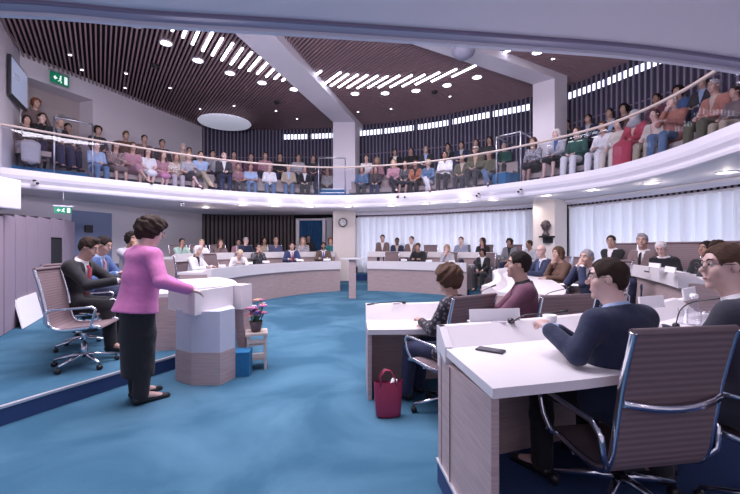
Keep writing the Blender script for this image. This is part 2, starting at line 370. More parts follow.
# ceiling: black void sheet and the slats, clipped to the room outline
poly = [(-9.16, 10.08), WP(5.96)] + SLATP + [(8.1, -3), (-9.6, -3), (-9.6, 2), (-6.6, 5.95)]
mb = MB(); mb.prism([(-9.16, 10.15), (-7.0, 16.1)]+offset(SLATP, .1)+[(8.2, -3), (-9.7, -3), (-9.7, 5.9), (-6.6, 5.9)], 6.62, 6.7); S(mb.build('ceiling', M['black_gap']))
du = Vector((-.574, .819)); dn = Vector((du.y, -du.x))
mb = MB(); rs = math.atan2(du.y, du.x)
ts = np.arange(-14, 16, .098)
for t in ts:
    o = dn*float(t); xs = []
    for i in range(len(poly)):
        a = Vector(poly[i]); b = Vector(poly[(i+1) % len(poly)])
        da = (a-o).dot(dn); db = (b-o).dot(dn)
        if (da > 0) != (db > 0):
            p = a.lerp(b, da/(da-db)); xs.append((p-o).dot(du))
    xs.sort()
    for k in range(0, len(xs)-1, 2):
        s0, s1 = xs[k], xs[k+1]; s0 = max(s0, -6+0*s0)
        if s1-s0 < .15: continue
        c = o+du*((s0+s1)/2); mb.box((c.x, c.y, 6.53), (s1-s0-.03, .034, .06), rs)
S(mb.build('ceiling_slats', M['slat']))
# beams and columns
b1a, b1b = Vector(U(333, 122, 6.3)), Vector(U(355, 122, 6.3))
dirb = (Vector(U(232, 31, 6.3))-b1a).normalized()
e = 7.6
S(MB().prism([tuple(b1a-dirb*1.2), tuple(b1b-dirb*1.2), tuple(b1b+dirb*e), tuple(b1a+dirb*e)], 6.3, 6.66).build('ceiling_beam', M['white']))
cl = Vector((4.81, 11.37)); cm = Vector((5.25, 10.95)); cr = Vector((5.78, 11.30)); cb = cl+cr-cm
dir2 = Vector((-.86, -.51))
S(MB().prism([tuple(cl-dir2*.6), tuple(cm-dir2*.6), tuple(cm+dir2*8.2), tuple(cl+dir2*8.2)], 6.3, 6.66).build('ceiling_beam', M['white']))
dd = Vector((0, .9))
S(MB().prism([tuple(b1a), tuple(b1b), tuple(b1b+Vector((.16, .5))), tuple(b1b+dd*.9), tuple(b1a+dd*.9)], Z_SLAB, 6.32).build('wall_column', M['white']))
S(MB().prism([tuple(b1a), tuple(b1b), tuple(b1b+dd*.9), tuple(b1a+dd*.9)], .2, Z_SLAB).build('wall_column_lower', M['cream']))
S(MB().prism([tuple(cl), tuple(cm), tuple(cr), tuple(cb)], Z_SLAB, 6.32).build('wall_column', M['white']))
S(MB().prism([tuple(cl), tuple(cm), tuple(cr), tuple(cb)], .2, Z_SLAB).build('wall_column_lower', M['cream']))
# third beam/column band seen only as the edge: nothing
# balcony slab: everything outside the opening
outer_room = [(8.05, -3), (-9.55, -3), (-9.55, 2.5)]
far_out = [(-9.9, 6.0), (-9.13, 10.1), WP(5.9)]+offset(SLATP, -.02)
def slab(z0, z1, ring, near, m, name):
    mb = MB()
    # far C-shaped part: strip between ring and outer wall
    n = 60; Lr = seglen(ring)[-1]; out = [(-9.9, 6.0), (-9.13, 10.1), WP(5.9)]+SLATP; Lo = seglen(out)[-1]
    A = [tuple(along(ring, Lr*i/n)[0]) for i in range(n+1)]
    B = []
    for i, p in enumerate(A):       # ray from the hall centre outwards to the wall
        c0 = Vector((CX, CY)); d = (Vector(p)-c0).normalized(); best = None
        for a, b in zip(out, out[1:]):
            a, b = Vector(a), Vector(b); r = b-a; den = d.x*r.y-d.y*r.x
            if abs(den) < 1e-9: continue
            t = ((a-c0).x*r.y-(a-c0).y*r.x)/den; u = ((a-c0).x*d.y-(a-c0).y*d.x)/den
            if t > 0 and -.02 <= u <= 1.02: best = t if best is None else max(best, t)
        B.append(tuple(c0+d*best) if best else tuple(Vector(p)+d*2.7))
    mb.ribbon(A, B, z0, z1)
    return S(mb.build(name, m)), A, B
ringo = ringpts[:]
slab(Z_SOF+.02, 3.1, offset(ring2, .16), None, M['soffit'], 'ceiling_soffit')
slab(3.1, 3.12, offset(ring2, .16), None, M['carpet_up'], 'floor_balcony')
# right hand and near part of the slab: plain polygon
near_poly = ringpts[ringpts.index(min(ringpts, key=lambda p: math.dist(p, (5.28, 4.75)))):]
NP = [(8.05, 4.75)]+near_poly+nearpts[1:]+[(-9.55, -3), (8.05, -3)]
mb = MB(); mb.prism(NP, Z_SOF+.001, 3.28); o = S(mb.build('ceiling_near_soffit', M['soffit']))
# lip under the near edge: grey glossy channel and bright edge
E1 = near_poly+nearpts[1:]
S(MB().ribbon(offset(E1, -.0), offset(E1, .035), Z_SOF-.03, Z_SOF+.12).build('trim_7', M['fascia']))
S(MB().ribbon(offset(E1, .035), offset(E1, .125), Z_SOF-.008, Z_SOF+.0).build('trim_8', mat('dull_metal_channel', (.42, .40, .52), .3, .1)))
S(MB().ribbon(offset(E1, .125), offset(E1, .14), Z_SOF-.02, Z_SOF+.0).build('trim_9', mat('mauve_shadow_joint', (.20, .17, .26), .6)))
# fascia of the ring: white curved upstand with a rolled lower edge
def fascia():
    prof = [(.0, 3.28), (-.01, 3.22), (-.02, 3.14), (.0, 3.06), (.05, 3.00), (.06, 2.99), (.06, 2.965), (.045, 2.955), (.03, 2.93), (.04, 2.88), (.08, 2.855), (.17, 2.85)]
    back = [(.17, 3.28)]
    pr = prof+back; n = len(ring2); vs = []; fs = []
    for d, z in pr:
        vs += [(x, y, z) for x, y in offset(ring2, d)]
    m = len(pr)
    for j in range(m):
        k = (j+1) % m
        for i in range(n-1): fs.append((j*n+i, j*n+i+1, k*n+i+1, k*n+i))
    mb = MB(); mb.add(vs, fs, 0, False); return mb
S(fascia().build('trim_10', M['fascia']))
# dropped bulkhead in front of the curtains
bk = [p for p in offset(SLATP, -.75) if p[0] > -1.4]
bl = [p for p in offset(SLATP, -.20) if p[0] > -1.4 or True]
bl = offset(bk, .5)
def halfround(pl, w, h):
    mb = MB(); pr = [(-w/2, 0), (-w/2*.95, -h*.45), (-w/2*.7, -h*.8), (-w/2*.3, -h), (w/2*.5, -h), (w/2, -h), (w/2, 0)]; n = len(pl); vs = []; fs = []
    for d, z in pr: vs += [(x, y, Z_SOF+.01+z) for x, y in offset(pl, d)]
    m = len(pr)
    for j in range(m):
        k = (j+1) % m
        for i in range(n-1): fs.append((j*n+i, j*n+i+1, k*n+i+1, k*n+i))
    mb.add(vs, fs, 0, True); return mb
bkp = [p for p in offset(SLATP, -.62) if p[0] > -1.1 and p[1] > 4.5]
S(halfround(bkp, .5, .085).build('ceiling_bulkhead', M['soffit']))
# tiers of the balcony (stepped seating), following the ring
def tier(d0, d1, z0, z1, s0, s1, name, m):
    A = cut(offset(ring2, d0), s0, s1, 40); c0 = Vector((CX, CY)); B = []
    for p in A: B.append(tuple(Vector(p)+(Vector(p)-c0).normalized()*(d1-d0)))
    return S(MB().ribbon(A, B, z0, z1).build(name, m))
Lr2 = seglen(ring2)[-1]
def px_s(px, pl=None):
    pl = pl or ring2; L = seglen(pl)[-1]
    return min((abs(along(pl, s)[0].x/along(pl, s)[0].y-(px-370)/F), s) for s in np.arange(0, L, .05))[1]
tier(1.25, 2.10, 3.12, 3.50, px_s(94), px_s(735), 'floor_balcony_tier', M['carpet_up'])
tier(2.05, 2.55, 3.12, 3.86, px_s(170), px_s(735), 'floor_balcony_tier_upper', M['carpet_up'])
tier(.9, 2.2, 3.12, 3.50, px_s(4), px_s(90), 'floor_balcony_tier_side', M['carpet_up'])
# ---------------------------------------------------------------- curtains, lower openings
def s_on(pl, px): 
    L = seglen(pl)[-1]; return min((abs(along(pl, s)[0].x/along(pl, s)[0].y-(px-370)/F), s) for s in np.arange(0, L, .03) if along(pl, s)[0].y > .5)[1]
WN = offset(SLATP, -.08)
def win(n, a, b, pa=None, pb=None):
    s0 = s_on(SLATP, a) if pa is None else pa; s1 = s_on(SLATP, b) if pb is None else pb
    c0 = cut(SLATP, s0, s1, 14)
    o = S(MB().ribbon(offset(c0, -.05), offset(c0, -.02), .75, 2.70).build('window_%d' % n, M['daylight']))
    k = MB()
    for i in range(0, 15, 2):
        t = offset(c0, -.07)[i]; k.box((t[0], t[1], 1.7), (.06, .06, 2.0))
    k.ribbon(offset(c0, -.10), offset(c0, -.03), .68, .75); k.build('window_frame', M['white'], o)
def curtain_thing(a, b, label, pa=None, pb=None, inset=.26):
    pl = offset(SLATP, -inset); s0 = s_on(pl, a) if pa is None else pa; s1 = s_on(pl, b) if pb is None else pb
    n = int((s1-s0)/.035); vs = []; fs = []
    zs = [.47, 1.1, 1.9, 2.68]
    for i in range(n+1):
        s = s0+(s1-s0)*i/n; p, t = along(pl, s); nn = Vector((t.y, -t.x))
        for j, z in enumerate(zs):
            a1 = .085*math.sin(s*2*math.pi/.27+.9*math.sin(s*1.7)+.15*j)+.02*math.sin(s*2*math.pi/.47+1)
            q = p+nn*a1; vs.append((q.x, q.y, z))
    for i in range(n):
        for j in range(3): fs.append((i*4+j, i*4+4+j, i*4+5+j, i*4+j+1))
    e0 = empty('sheer_curtain', tuple(along(pl, (s0+s1)/2)[0])+(.47,))
    off = Vector(e0.location)
    mb = MB(); mb.add([Vector(v)-off for v in vs], fs, 0, True); mb.build('curtain_cloth', M['curtain'], e0)
    c0 = cut(pl, s0, s1, 14); k = MB(); rr = [(x-off.x, y-off.y) for x, y in c0]
    k.ribbon(offset(rr, -.03), offset(rr, .03), 2.68-off.z, 2.73-off.z); k.build('curtain_track', M['white'], e0)
    # dark slatted pelmet above
    L = seglen(c0)[-1]; k = MB(); k.ribbon(offset(rr, -.02), offset(rr, .03), 2.74-off.z, 2.86-off.z, 0)
    for i in range(int(L/.13)):
        p, t = along(rr, i*.13+.05); nn = Vector((t.y, -t.x)); q = p+nn*.04; k.box((q.x, q.y, 2.80-off.z), (.05, .03, .12), math.atan2(t.y, t.x), 1)
    k.build('pelmet', [M['black_gap'], M['mauve']], e0)
    tag(e0, label, 'curtain', 'sheer curtains around the lower wall')
win(11, 357, 531); win(12, 572, 740, pb=s_on(SLATP, 739)+3.0)
curtain_thing(358, 533, 'pale sheer curtain between the clock column and the bust column')
curtain_thing(569, 739, 'pale sheer curtain on the right wall behind the seated men', pb=s_on(offset(SLATP, -.26), 738)+2.6)
# sheer strip left of the clock column and doorway with dark blue curtain
s0, s1 = s_on(SLATP, 299), s_on(SLATP, 333)
c0 = cut(SLATP, s0, s1, 4); ci = offset(c0, -.10)
o = S(MB().box((ci[0][0], ci[0][1]-.05, 1.58), (.14, .14, 2.24)).box((ci[-1][0]-.35, ci[-1][1]-.05, 1.58), (.12, .14, 2.24)).ribbon(offset(c0, -.17), offset(c0, -.03), 2.62, 2.70).build('door_2', M['white']))
mb = MB(); vs = []; fs = []
for i in range(61):
    p, t = along(ci, seglen(ci)[-1]*(.05+.78*i/60)); nn = Vector((t.y, -t.x)); q = p+nn*(.03*math.sin(i*1.3)); vs += [(q.x, q.y, .47), (q.x, q.y, 2.62)]
for i in range(60): fs.append((2*i, 2*i+2, 2*i+3, 2*i+1))
mb.add(vs, fs, 0, True); tag(mb.build('door_curtain', M['bluecurtain']), 'dark blue curtain hanging in the white framed doorway', 'curtain')
mb = MB(); vs = []; fs = []
cj = offset(c0, -.2)
for i in range(25):
    p, t = along(cj, seglen(cj)[-1]*(.84+.18*i/24)); nn = Vector((t.y, -t.x)); q = p+nn*(.03*math.sin(i*1.6)); vs += [(q.x, q.y, .47), (q.x, q.y, 2.72)]
for i in range(24): fs.append((2*i, 2*i+2, 2*i+3, 2*i+1))
mb.add(vs, fs, 0, True); tag(mb.build('sheer_curtain', M['curtain']), 'narrow pale sheer curtain between blue doorway and clock column', 'curtain', 'sheer curtains around the lower wall')
# white header above the lower door and window zone
hd = offset([p for p in SLATP if p[0] < -2.9+3 and p[1] > 12], -.02)
# clock
cx_, cy_ = X(343, 14.74), 14.76
e0 = empty('wall_clock', (cx_, cy_-.04, 1.5+24.5*14.75/F)); tag(e0, 'round white wall clock with dark rim on the cream column', 'clock')
R90 = Matrix.Rotation(math.pi/2, 4, 'X')
MB().lathe([(.17, -.0), (.17, .05), (.145, .05), (.145, .02), (0, .02)][::1], n=28, M=R90).build('clock_rim', M['black'], e0)
MB().lathe([(0, .021), (.143, .021), (.143, .028), (0, .028)], n=28, M=R90).build('clock_face', M['paper'], e0)
MB().box((.0, -.034, .04), (.012, .006, .09)).box((.03, -.034, .01), (.07, .006, .012)).build('clock_hand', M['black'], e0)
# bust on its bracket
by = 11.1; bx = X(545.5, by)
e0 = empty('bronze_bust', (bx-.05, by-.12, 1.5+(247-236)*by/F), 0, 1.05); tag(e0, 'brown bronze bust on a dark shelf on the column', 'sculpture')
mb = MB(); mb.lathe([(.09, 0), (.10, .04), (.06, .09), (.055, .14), (.085, .18), (.115, .24), (.12, .31), (.10, .38), (.05, .42), (0, .43)], n=20)
mb.tube([(0, -.11, .25), (0, -.145, .28), (0, -.11, .33)], [.02, .03, .015]); mb.tube([(-.12, 0, .26), (-.13, 0, .31)], .02); mb.tube([(.12, 0, .26), (.13, 0, .31)], .02)
mb.build('head', M['clay'], e0)
e1 = empty('bust_shelf', (bx, by-.08, 1.5+(247-236)*by/F-.125)); tag(e1, 'black wall bracket carrying the bronze bust', 'shelf')
MB().box((0, 0, .10), (.36, .24, .05)).build('shelf_board', M['black_matte'], e1)
MB().box((.06, .05, 0), (.22, .18, .16)).build('bracket', M['black_matte'], e1)
# ---------------------------------------------------------------- balcony railing
def railing():
    e0 = empty('balcony_railing', (CX, CY, 3.28)); tag(e0, 'curved glass balcony railing with pale wooden handrail', 'railing'); off = Vector((CX, CY, 3.28))
    R = [(x, y) for x, y in ringpts if x > -9.4]
    rp = offset(R, .07)
    n = len(rp); mb = MB(); mb.tube([(x-CX, y-CY, .97) for x, y in rp], .036, 10, sx=1.25, sz=.8); mb.build('handrail', M['rail'], e0)
    L = seglen(rp)[-1]; k = 16; 
    for i in range(k):
        c0 = cut([(x-CX, y-CY) for x, y in rp], L*i/k+.006, L*(i+1)/k-.006, 8)
        g = MB(); vs = []; 
        g.ribbon(offset(c0, -.006), offset(c0, .006), .0, .90); gg = g.build('glass_panel', M['glass'], e0)
    for i in range(k+1):
        p, t = along([(x-CX, y-CY) for x, y in rp], L*i/k); MB().tube([(p.x, p.y, .88), (p.x, p.y, .96)], .012, 6).build('handrail_bracket', M['steel'], e0)
railing()
def gate(pa, pb, ztop, label, back=None):
    zb = 3.14-pa[2] if False else 0
    e0 = empty('stair_guard', (pa[0], pa[1], 3.12)); tag(e0, label, 'guard rail', 'metal guard frames on the balcony stairs')
    b = Vector((pb[0]-pa[0], pb[1]-pa[1], 0)); h = ztop-3.12
    MB().tube([(0, 0, 0), (0, 0, h), ], .022, 6).build('post', M['steel'], e0)
    MB().tube([(b.x, b.y, 0), (b.x, b.y, h)], .022, 6).build('post', M['steel'], e0)
    MB().tube([(0, 0, h), (b.x, b.y, h)], .022, 6).build('top_bar', M['steel'], e0)
    if back:
        c = Vector((back[0]-pa[0], back[1]-pa[1], 0))
        MB().tube([(0, 0, h), (c.x, c.y, h)], .02, 6).tube([(b.x, b.y, h), (b.x+c.x, b.y+c.y, h)], .02, 6).build('side_bar', M['steel'], e0)
def Yr(px, d): 
    pl = offset(ring2, d); p = along(pl, s_on(pl, px))[0]; return p
p, q = Yr(55, .22), Yr(93, .22); gate((p.x, p.y), (q.x, q.y), 1.5+130*p.y/F, 'metal guard frame at the left end of the balcony beside exit recess')
p, q = Yr(319, .30), Yr(345, .30); gate((p.x, p.y), (q.x, q.y), 1.5+89*p.y/F, 'metal guard frame in front of the blue steps by the middle column')
p, q = Yr(497, .25), Yr(521, .25); gate((p.x, p.y), (q.x, q.y), 1.5+110*p.y/F, 'metal guard frame around the blue box left of the right column', back=(p.x+1.0, p.y+1.1))
# blue steps behind the middle guard and box behind the right one
p = Yr(332, .9)
for k in range(3): S(MB().box((p.x, p.y+k*.42, 3.12+.1+.1*k), (.95, .42, .2+.2*k)).build('floor_steps', M['carpet_up'])) ; S(MB().box((p.x, p.y+k*.42-.205, 3.12+.2+.2*k), (.95, .03, .02)).build('trim_11', M['step_edge']))
p = Yr(509, .75); e0 = empty('low_cabinet', (p.x, p.y, 3.12), .5); tag(e0, 'blue low cabinet with a round black speaker behind the right guard', 'cabinet')
MB().box((0, 0, .27), (.8, .5, .54)).build('body', M['carpet_up'], e0)
MB().lathe([(.10, 0), (.10, .03), (.05, .035), (0, .01)], n=18, M=Matrix.Translation((.1, -.26, .25))@R90).build('speaker_cone', M['black'], e0)
# benches on the balcony
def bench(px0, px1, d, z, label):
    pl = offset(ring2, d); s0, s1 = s_on(pl, px0), s_on(pl, px1); c0 = cut(pl, s0, s1, 10)
    o = Vector(along(pl, (s0+s1)/2)[0]); e0 = empty('balcony_bench', (o.x, o.y, z)); tag(e0, label, 'bench', 'curved beige benches on the balcony')
    c0 = [(x-o.x, y-o.y) for x, y in c0]
    MB().ribbon(offset(c0, -.20), offset(c0, .22), .30, .43).build('seat', M['bench'], e0)
    MB().ribbon(offset(c0, .20), offset(c0, .27), .30, .78).build('backrest', M['bench'], e0)
    for i in (1, 3, 5, 7, 9): MB().box((c0[i][0], c0[i][1], .15), (.06, .3, .3), math.atan2(c0[i][1]+.01, c0[i][0]+.01)).build('bench_support', M['black'], e0)
D0_, D1_, D2_ = .72, 1.72, 2.3
bench(95, 216, D0_, 3.12, 'curved beige bench in the front balcony row, left of the middle guard')
bench(222, 314, D0_, 3.12, 'curved beige bench in the front row under the white ceiling disc')
bench(350, 492, D0_, 3.12, 'curved beige bench in the front row between the two columns')
bench(526, 735, D0_, 3.12, 'curved beige bench in the front row at the right end')
bench(100, 206, D1_, 3.50, 'curved beige bench in the back balcony row on the left')
bench(212, 312, D1_, 3.50, 'curved beige bench in the back row under the ceiling disc')
bench(366, 515, D1_, 3.50, 'curved beige bench in the back row between the columns')
bench(566, 725, D1_, 3.50, 'curved beige bench in the back row behind the right column')
bench(16, 50, 1.0, 3.50, 'short beige bench at the far left beside the wall screen')
# ---------------------------------------------------------------- ceiling fixtures
def downlight(px, v, r, label, power, warm=False, z=6.49, group='round downlights in the slatted ceiling'):
    x, y = U(px, v, z); e0 = empty('downlight', (x, y, z)); tag(e0, label, 'ceiling light', group)
    MB().lathe([(r*.82, .0), (r, -.012), (r*1.05, .01), (r*1.05, .03), (r*.8, .03)], n=18, cap=False).build('ring', M['fascia'], e0)
    MB().lathe([(0, .004), (r*.82, .004), (r*.82, .012), (0, .012)], n=18).build('lens', M['lamp_warm'] if warm else M['lamp'], e0)
    if power:
        sp = spot('downlight_lamp', (x, y, z-.03), power, WARM if warm else LAV, 140, 1.0, r*.6)
pos = ['above the far left wall', 'left, first of the arc of large lights', 'second in the left arc of large lights', 'third in the left arc of large lights', 'fourth in the left arc of large lights', 'last in the left arc beside the first beam', 'first right of the first beam', 'second right of the first beam', 'third right of the first beam', 'fourth right of the first beam', 'last before the second beam', 'right of the second beam']
for i, (px, v) in enumerate([(135, 24.5), (166, 43.5), (198, 60.8), (230, 73.5), (262, 83), (294, 89.5), (355, 94.0), (385, 93.5), (416, 91), (447, 85.5), (477, 77.5), (537.5, 52.5)]):
    downlight(px, v, .15, 'round ceiling downlight '+pos[i], 80)
sp_ = ['nearest the wall screen', 'over the green exit sign', 'right of the exit sign', 'above the left white wall', 'just over the top of the left wall', 'left of the white disc', 'above the white disc', 'between disc and first beam', 'close to the first beam', 'right of the first beam', 'in the middle of the far ceiling', 'left of the second beam', 'near the right slatted wall']
for i, (px, v) in enumerate([(70, 55), (82, 70), (126, 73.5), (125, 88), (170, 88), (200, 109), (234, 106), (276, 111), (297, 119), (358, 112), (391, 109), (450, 96.5), (553, 59)]):
    downlight(px, v, .05, 'small recessed spotlight in the ceiling '+sp_[i], 0, group='small recessed spotlights in the slatted ceiling')
E2 = [('tube of light', 0)]
left = [((172, 30.5), (174, 26)), ((182, 37), (188, 26.5)), ((192, 44), (200, 28)), ((202, 50.5), (213, 32)), ((211.5, 55), (223, 38)), ((221.5, 60), (233, 43)), ((230.5, 64), (243, 48)), ((239, 67.5), (252, 52)), ((248, 70.5), (261, 57)), ((257, 73.5), (268, 62)), ((266, 76.5), (276, 67)), ((274, 78.5), (282, 72)), ((282, 80.5), (287, 77))]
right = [((313, 76), (322, 71)), ((322, 84), (342, 72.5)), ((330, 85.5), (349, 74)), ((338, 87), (358, 74.5)), ((347, 87.5), (368, 75)), ((357, 88), (378, 75.5)), ((367.5, 87.5), (388, 76)), ((378, 87), (400, 75.5)), ((390, 87), (412, 75)), ((402, 86), (425, 74.5)), ((415, 84), (440, 72.3)), ((431, 81), (457, 69)), ((452, 76.5), (476, 65)), ((499, 54.5), (515, 47.5))]
ords = ['first', 'second', 'third', 'fourth', 'fifth', 'sixth', 'seventh', 'eighth', 'ninth', 'tenth', 'eleventh', 'twelfth', 'thirteenth', 'last']
for grp, lst in (('left', left), ('right', right)):
    for i, (a, b) in enumerate(lst):
        pa, pb = Vector(U(*a, 6.5)), Vector(U(*b, 6.5)); c = (pa+pb)/2; l = (pb-pa).length; ang = math.atan2(du.y, du.x)
        e0 = empty('linear_ceiling_light', (c.x, c.y, 6.5), ang)
        lab = '%s bright strip light %s' % (ords[i], 'from the left in the row before the first beam' if grp == 'left' else 'from the left in the row after the first beam')
        if grp == 'right' and i == 13: lab = 'bright strip light beyond the second beam'
        tag(e0, lab, 'ceiling light', 'strip lights between the ceiling slats')
        MB().box((0, 0, -.012), (l, .055, .02)).build('diffuser', M['tube'], e0)
        MB().box((0, 0, .008), (l+.04, .07, .018)).build('housing', M['steel'], e0)
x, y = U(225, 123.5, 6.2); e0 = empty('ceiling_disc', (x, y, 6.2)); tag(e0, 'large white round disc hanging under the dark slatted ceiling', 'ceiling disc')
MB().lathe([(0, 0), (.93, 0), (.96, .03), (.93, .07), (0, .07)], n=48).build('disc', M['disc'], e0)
MB().tube([(0, 0, .07), (0, 0, .3)], .02).build('suspension', M['steel'], e0)
x, y = U(463.5, 50, 6.1); e0 = empty('dome_speaker', (x, y, 5.95)); tag(e0, 'grey domed loudspeaker hanging under the second beam', 'speaker')
MB().lathe([(0, -.06), (.13, -.045), (.22, .02), (.26, .10), (.27, .17)], n=28).build('dome', mat('grey_speaker_mesh', (.30, .29, .38), .5), e0)
MB().lathe([(.27, .17), (.27, .24), (.20, .27), (0, .27)], n=28).build('collar', M['fascia'], e0)
MB().tube([(0, 0, .27), (0, 0, .36)], .06).build('mount', M['fascia'], e0)
for (px, v, lab) in ((434.5, 92.5, 'black round ceiling speaker right of the first beam'), (155, 66, 'black round ceiling speaker above the left wall'), (277, 102.5, 'black round ceiling speaker left of the first beam')):
    x, y = U(px, v, 6.47); o = MB().lathe([(0, -.05), (.07, -.045), (.1, -.01), (.1, .03), (0, .03)], n=16).build('ceiling_speaker', M['black'], None, (x, y, 6.47)); tag(o, lab, 'speaker', 'black ceiling speakers')
# soffit downlights
sof = [(206, 208.5), (240, 205.5), (242.5, 206), (275, 207), (310, 207.5), (348, 207.5), (391, 206.5), (425, 204.5), (463, 202.5), (494, 201), (546, 196.5), (593, 191), (652, 184), (727, 173.5)]
lab = ['over the left back rows', 'x', 'second from the left under the balcony', 'above the bald seated man', 'left of the clock column', 'directly before the clock column', 'right of the clock column', 'over the middle of the pale curtain', 'over the empty chair', 'before the bust column', 'in front of the bust', 'left over the right curtain', 'above the men at the right curtain', 'largest, at the right frame edge']
for i, (px, v) in enumerate(sof):
    if i == 1: continue
    downlight(px, v-1.0, .16 if i != 13 else .17, 'warm round downlight in the balcony soffit '+lab[i], 0, True, Z_SOF+.012, 'warm downlights under the balcony')
for i, (px, v) in enumerate(sof):
    if i == 1: continue
    x, y = U(px, v-1.0, Z_SOF+.012); point('soffit_lamp', (x, y, Z_SOF-.10), 3.2, WARM, .04)
for px, yy in ((391, 13.9), (463, 12.9), (530, 11.2), (600, 9.0), (680, 7.2), (760, 5.8), (275, 15), (206, 13.6)):
    spot('soffit_wash', (X(px, yy), yy, Z_SOF-.05), 14, WARM, 150, 1, .05)
for x_, y_ in ((-2.4, -.9), (.4, -.9), (3.2, -.7), (5.6, 1.2)): point('near_fill_point', (x_, y_, 2.45), 10, (1, .86, .95), .1)  # added fill points out of view, brighten the near soffit
for x_, y_ in ((-6.5, 11.2), (-7.6, 9.0), (-5.2, 13.4)): spot('soffit_lamp', (x_, y_, Z_SOF-.05), 26, LAV, 150, 1, .1)
for x_, y_ in ((-3.2, 1.2), (-1, 1.4), (1.6, 1.9), (3.6, 2.2), (.6, -.6), (2.8, -.4), (5.6, 3.0)): spot('near_fill_spot', (x_, y_, Z_SOF-.04), 10, LAV, 150, 1, .12)  # added fill spots over the near seats, no fixtures behind them
# ---------------------------------------------------------------- signs, screen, wall things on the left
def exit_sign(px0, px1, v0, v1, y, ang, label):
    w = (px1-px0)/F*y*1.1; h = (v1-v0)/F*y
    e0 = empty('exit_sign', (X((px0+px1)/2, y), y, 1.5+(HZ-v1)*y/F), ang); tag(e0, label, 'exit sign', 'green exit signs')
    if px1 == 69.5: MB().tube([(0, 0, h), (0, 0, 2.86-e0.location.z)], .008).build('hanger', M['steel'], e0)
    MB().box((0, 0, h/2), (w, .04, h)).build('housing', M['green'], e0)
    m = MB(); f = -.024
    m.box((-w*.24, f, h*.5), (w*.16, .006, h*.16)); m.add([(-w*.36, f-.003, h*.5), (-w*.26, f-.003, h*.26), (-w*.26, f-.003, h*.74)], [(0, 1, 2)])
    m.build('arrow', M['exit_white'], e0)
    m = MB(); m.lathe([(0, -.003), (h*.08, -.003), (h*.08, .003), (0, .003)], (0, 0, 0), 10, M=Matrix.Translation((w*.04, f, h*.76))@R90)
    m.tube([(w*.03, f, h*.66), (w*.0, f, h*.42)], h*.06, 5); m.tube([(w*.0, f, h*.42), (w*.07, f, h*.30), (w*.05, f, h*.14)], h*.04, 5); m.tube([(0, f, h*.42), (-w*.06, f, h*.28), (-w*.11, f, h*.24)], h*.04, 5); m.tube([(w*.03, f, h*.62), (w*.09, f, h*.52)], h*.03, 5); m.tube([(w*.03, f, h*.62), (-w*.05, f, h*.54)], h*.03, 5)
    m.build('running_figure', M['exit_white'], e0)
    MB().box((w*.32, f, h*.5), (w*.17, .006, h*.72)).build('door_symbol', M['exit_white'], e0)
    MB().box((0, 0, h+.03), (w*1.15, .05, .03)).build('bracket', M['steel'], e0)
exit_sign(52, 67, 74, 84.5, 10.6, math.atan2(wd.y, wd.x), 'green exit sign over the balcony door recess')
exit_sign(57, 69.5, 207.3, 213.4, 9.4, math.radians(30), 'small green exit sign hanging under the balcony on the left')
def exit_small(px, v, y): 
    pass
# wall screen
a = Vector((X(9, 8.95), 8.95)); b = Vector((X(25.5, 10.05), 10.05)); c = (a+b)/2; an = math.atan2((b-a).y, (b-a).x)
e0 = empty('wall_screen', (c.x, c.y, 5.05), an); tag(e0, 'large flat screen in a black frame on the upper left wall', 'screen')
w = (b-a).length
MB().rbox((0, .0, .47), (w, .07, .96), .015).build('bezel', M['black'], e0)
MB().box((0, -.037, .48), (w-.09, .008, .85)).build('display', mat('screen_display', (.25, .28, .40), .25, emit=(.36, .40, .60), es=.42), e0)
MB().box((-w*.2, -.042, .62), (w*.3, .004, .03)).box((-w*.2, -.042, .52), (w*.36, .004, .02)).build('display_text', M['paper'], e0)
MB().box((0, .10, .47), (.35, .16, .3)).build('wall_mount', M['black'], e0)
# mauve cupboards wall, left
CB = [(-5.40, 5.45), (-5.78, 6.2), (-6.16, 7.0), (-6.50, 7.75), (-6.80, 8.35)]
def cupboard(a, b, z0, z1, label, th=.45, hand=False, niche=False):
    a, b = Vector(a), Vector(b); c = (a+b)/2; an = math.atan2((b-a).y, (b-a).x); w = (b-a).length
    nn = Vector((-(b-a).y, (b-a).x)).normalized(); c2 = c+nn*th/2
    e0 = empty('cupboard', (c2.x, c2.y, z0), an); tag(e0, label, 'cupboard', 'mauve cupboards along the left wall')
    h = z1-z0
    MB().box((0, .01, h/2), (w-.004, th-.02, h)).build('body', mat('dark_mauve_carcass', (.06, .045, .06), .7), e0)
    if niche:
        MB().box((0, -th/2+.004, h*.40), (w-.06, .012, h*.76)).build('niche_shade', M['black_matte'], e0)  # black sheet painted in for the shade inside the niche
        MB().box((0, -th/2-.004, h*.895), (w-.055, .02, h*.20)).build('door', M['mauve'], e0)
    else:
        MB().box((0, -th/2-.004, h/2), (w-.055, .02, h-.02)).build('door', M['mauve'], e0)
Lc = seglen(CB)[-1]; nm = ['leftmost, cut by the frame edge', 'second from the frame edge', 'third, behind the leaning white panel', 'fourth, left of the dark niche', 'with the dark open niche', 'last one beside the blue-grey door']
pos_ = [5.30, 6.05, 6.72, 7.4, 8.15]
edges = [(-5.2, 5.05), (-5.55, 5.80), (-5.88, 6.45), (-6.20, 7.20), (-6.55, 8.05), (-6.94, 9.08), (-7.28, 9.98)]
def onpx(px, yy): return (X(px, yy), yy)
edges = [(-5.35, 5.2), onpx(3, 5.85), onpx(14.5, 6.4), onpx(26, 7.1), onpx(38, 7.8), onpx(50.5, 8.65), onpx(62, 9.5), onpx(74.5, 10.6)]
nm = ['cut by the left frame edge', 'second from the frame edge', 'third, above the leaning white panel', 'fourth from the frame edge', 'left of the dark niche', 'with the dark open niche', 'last one beside the blue-grey door']
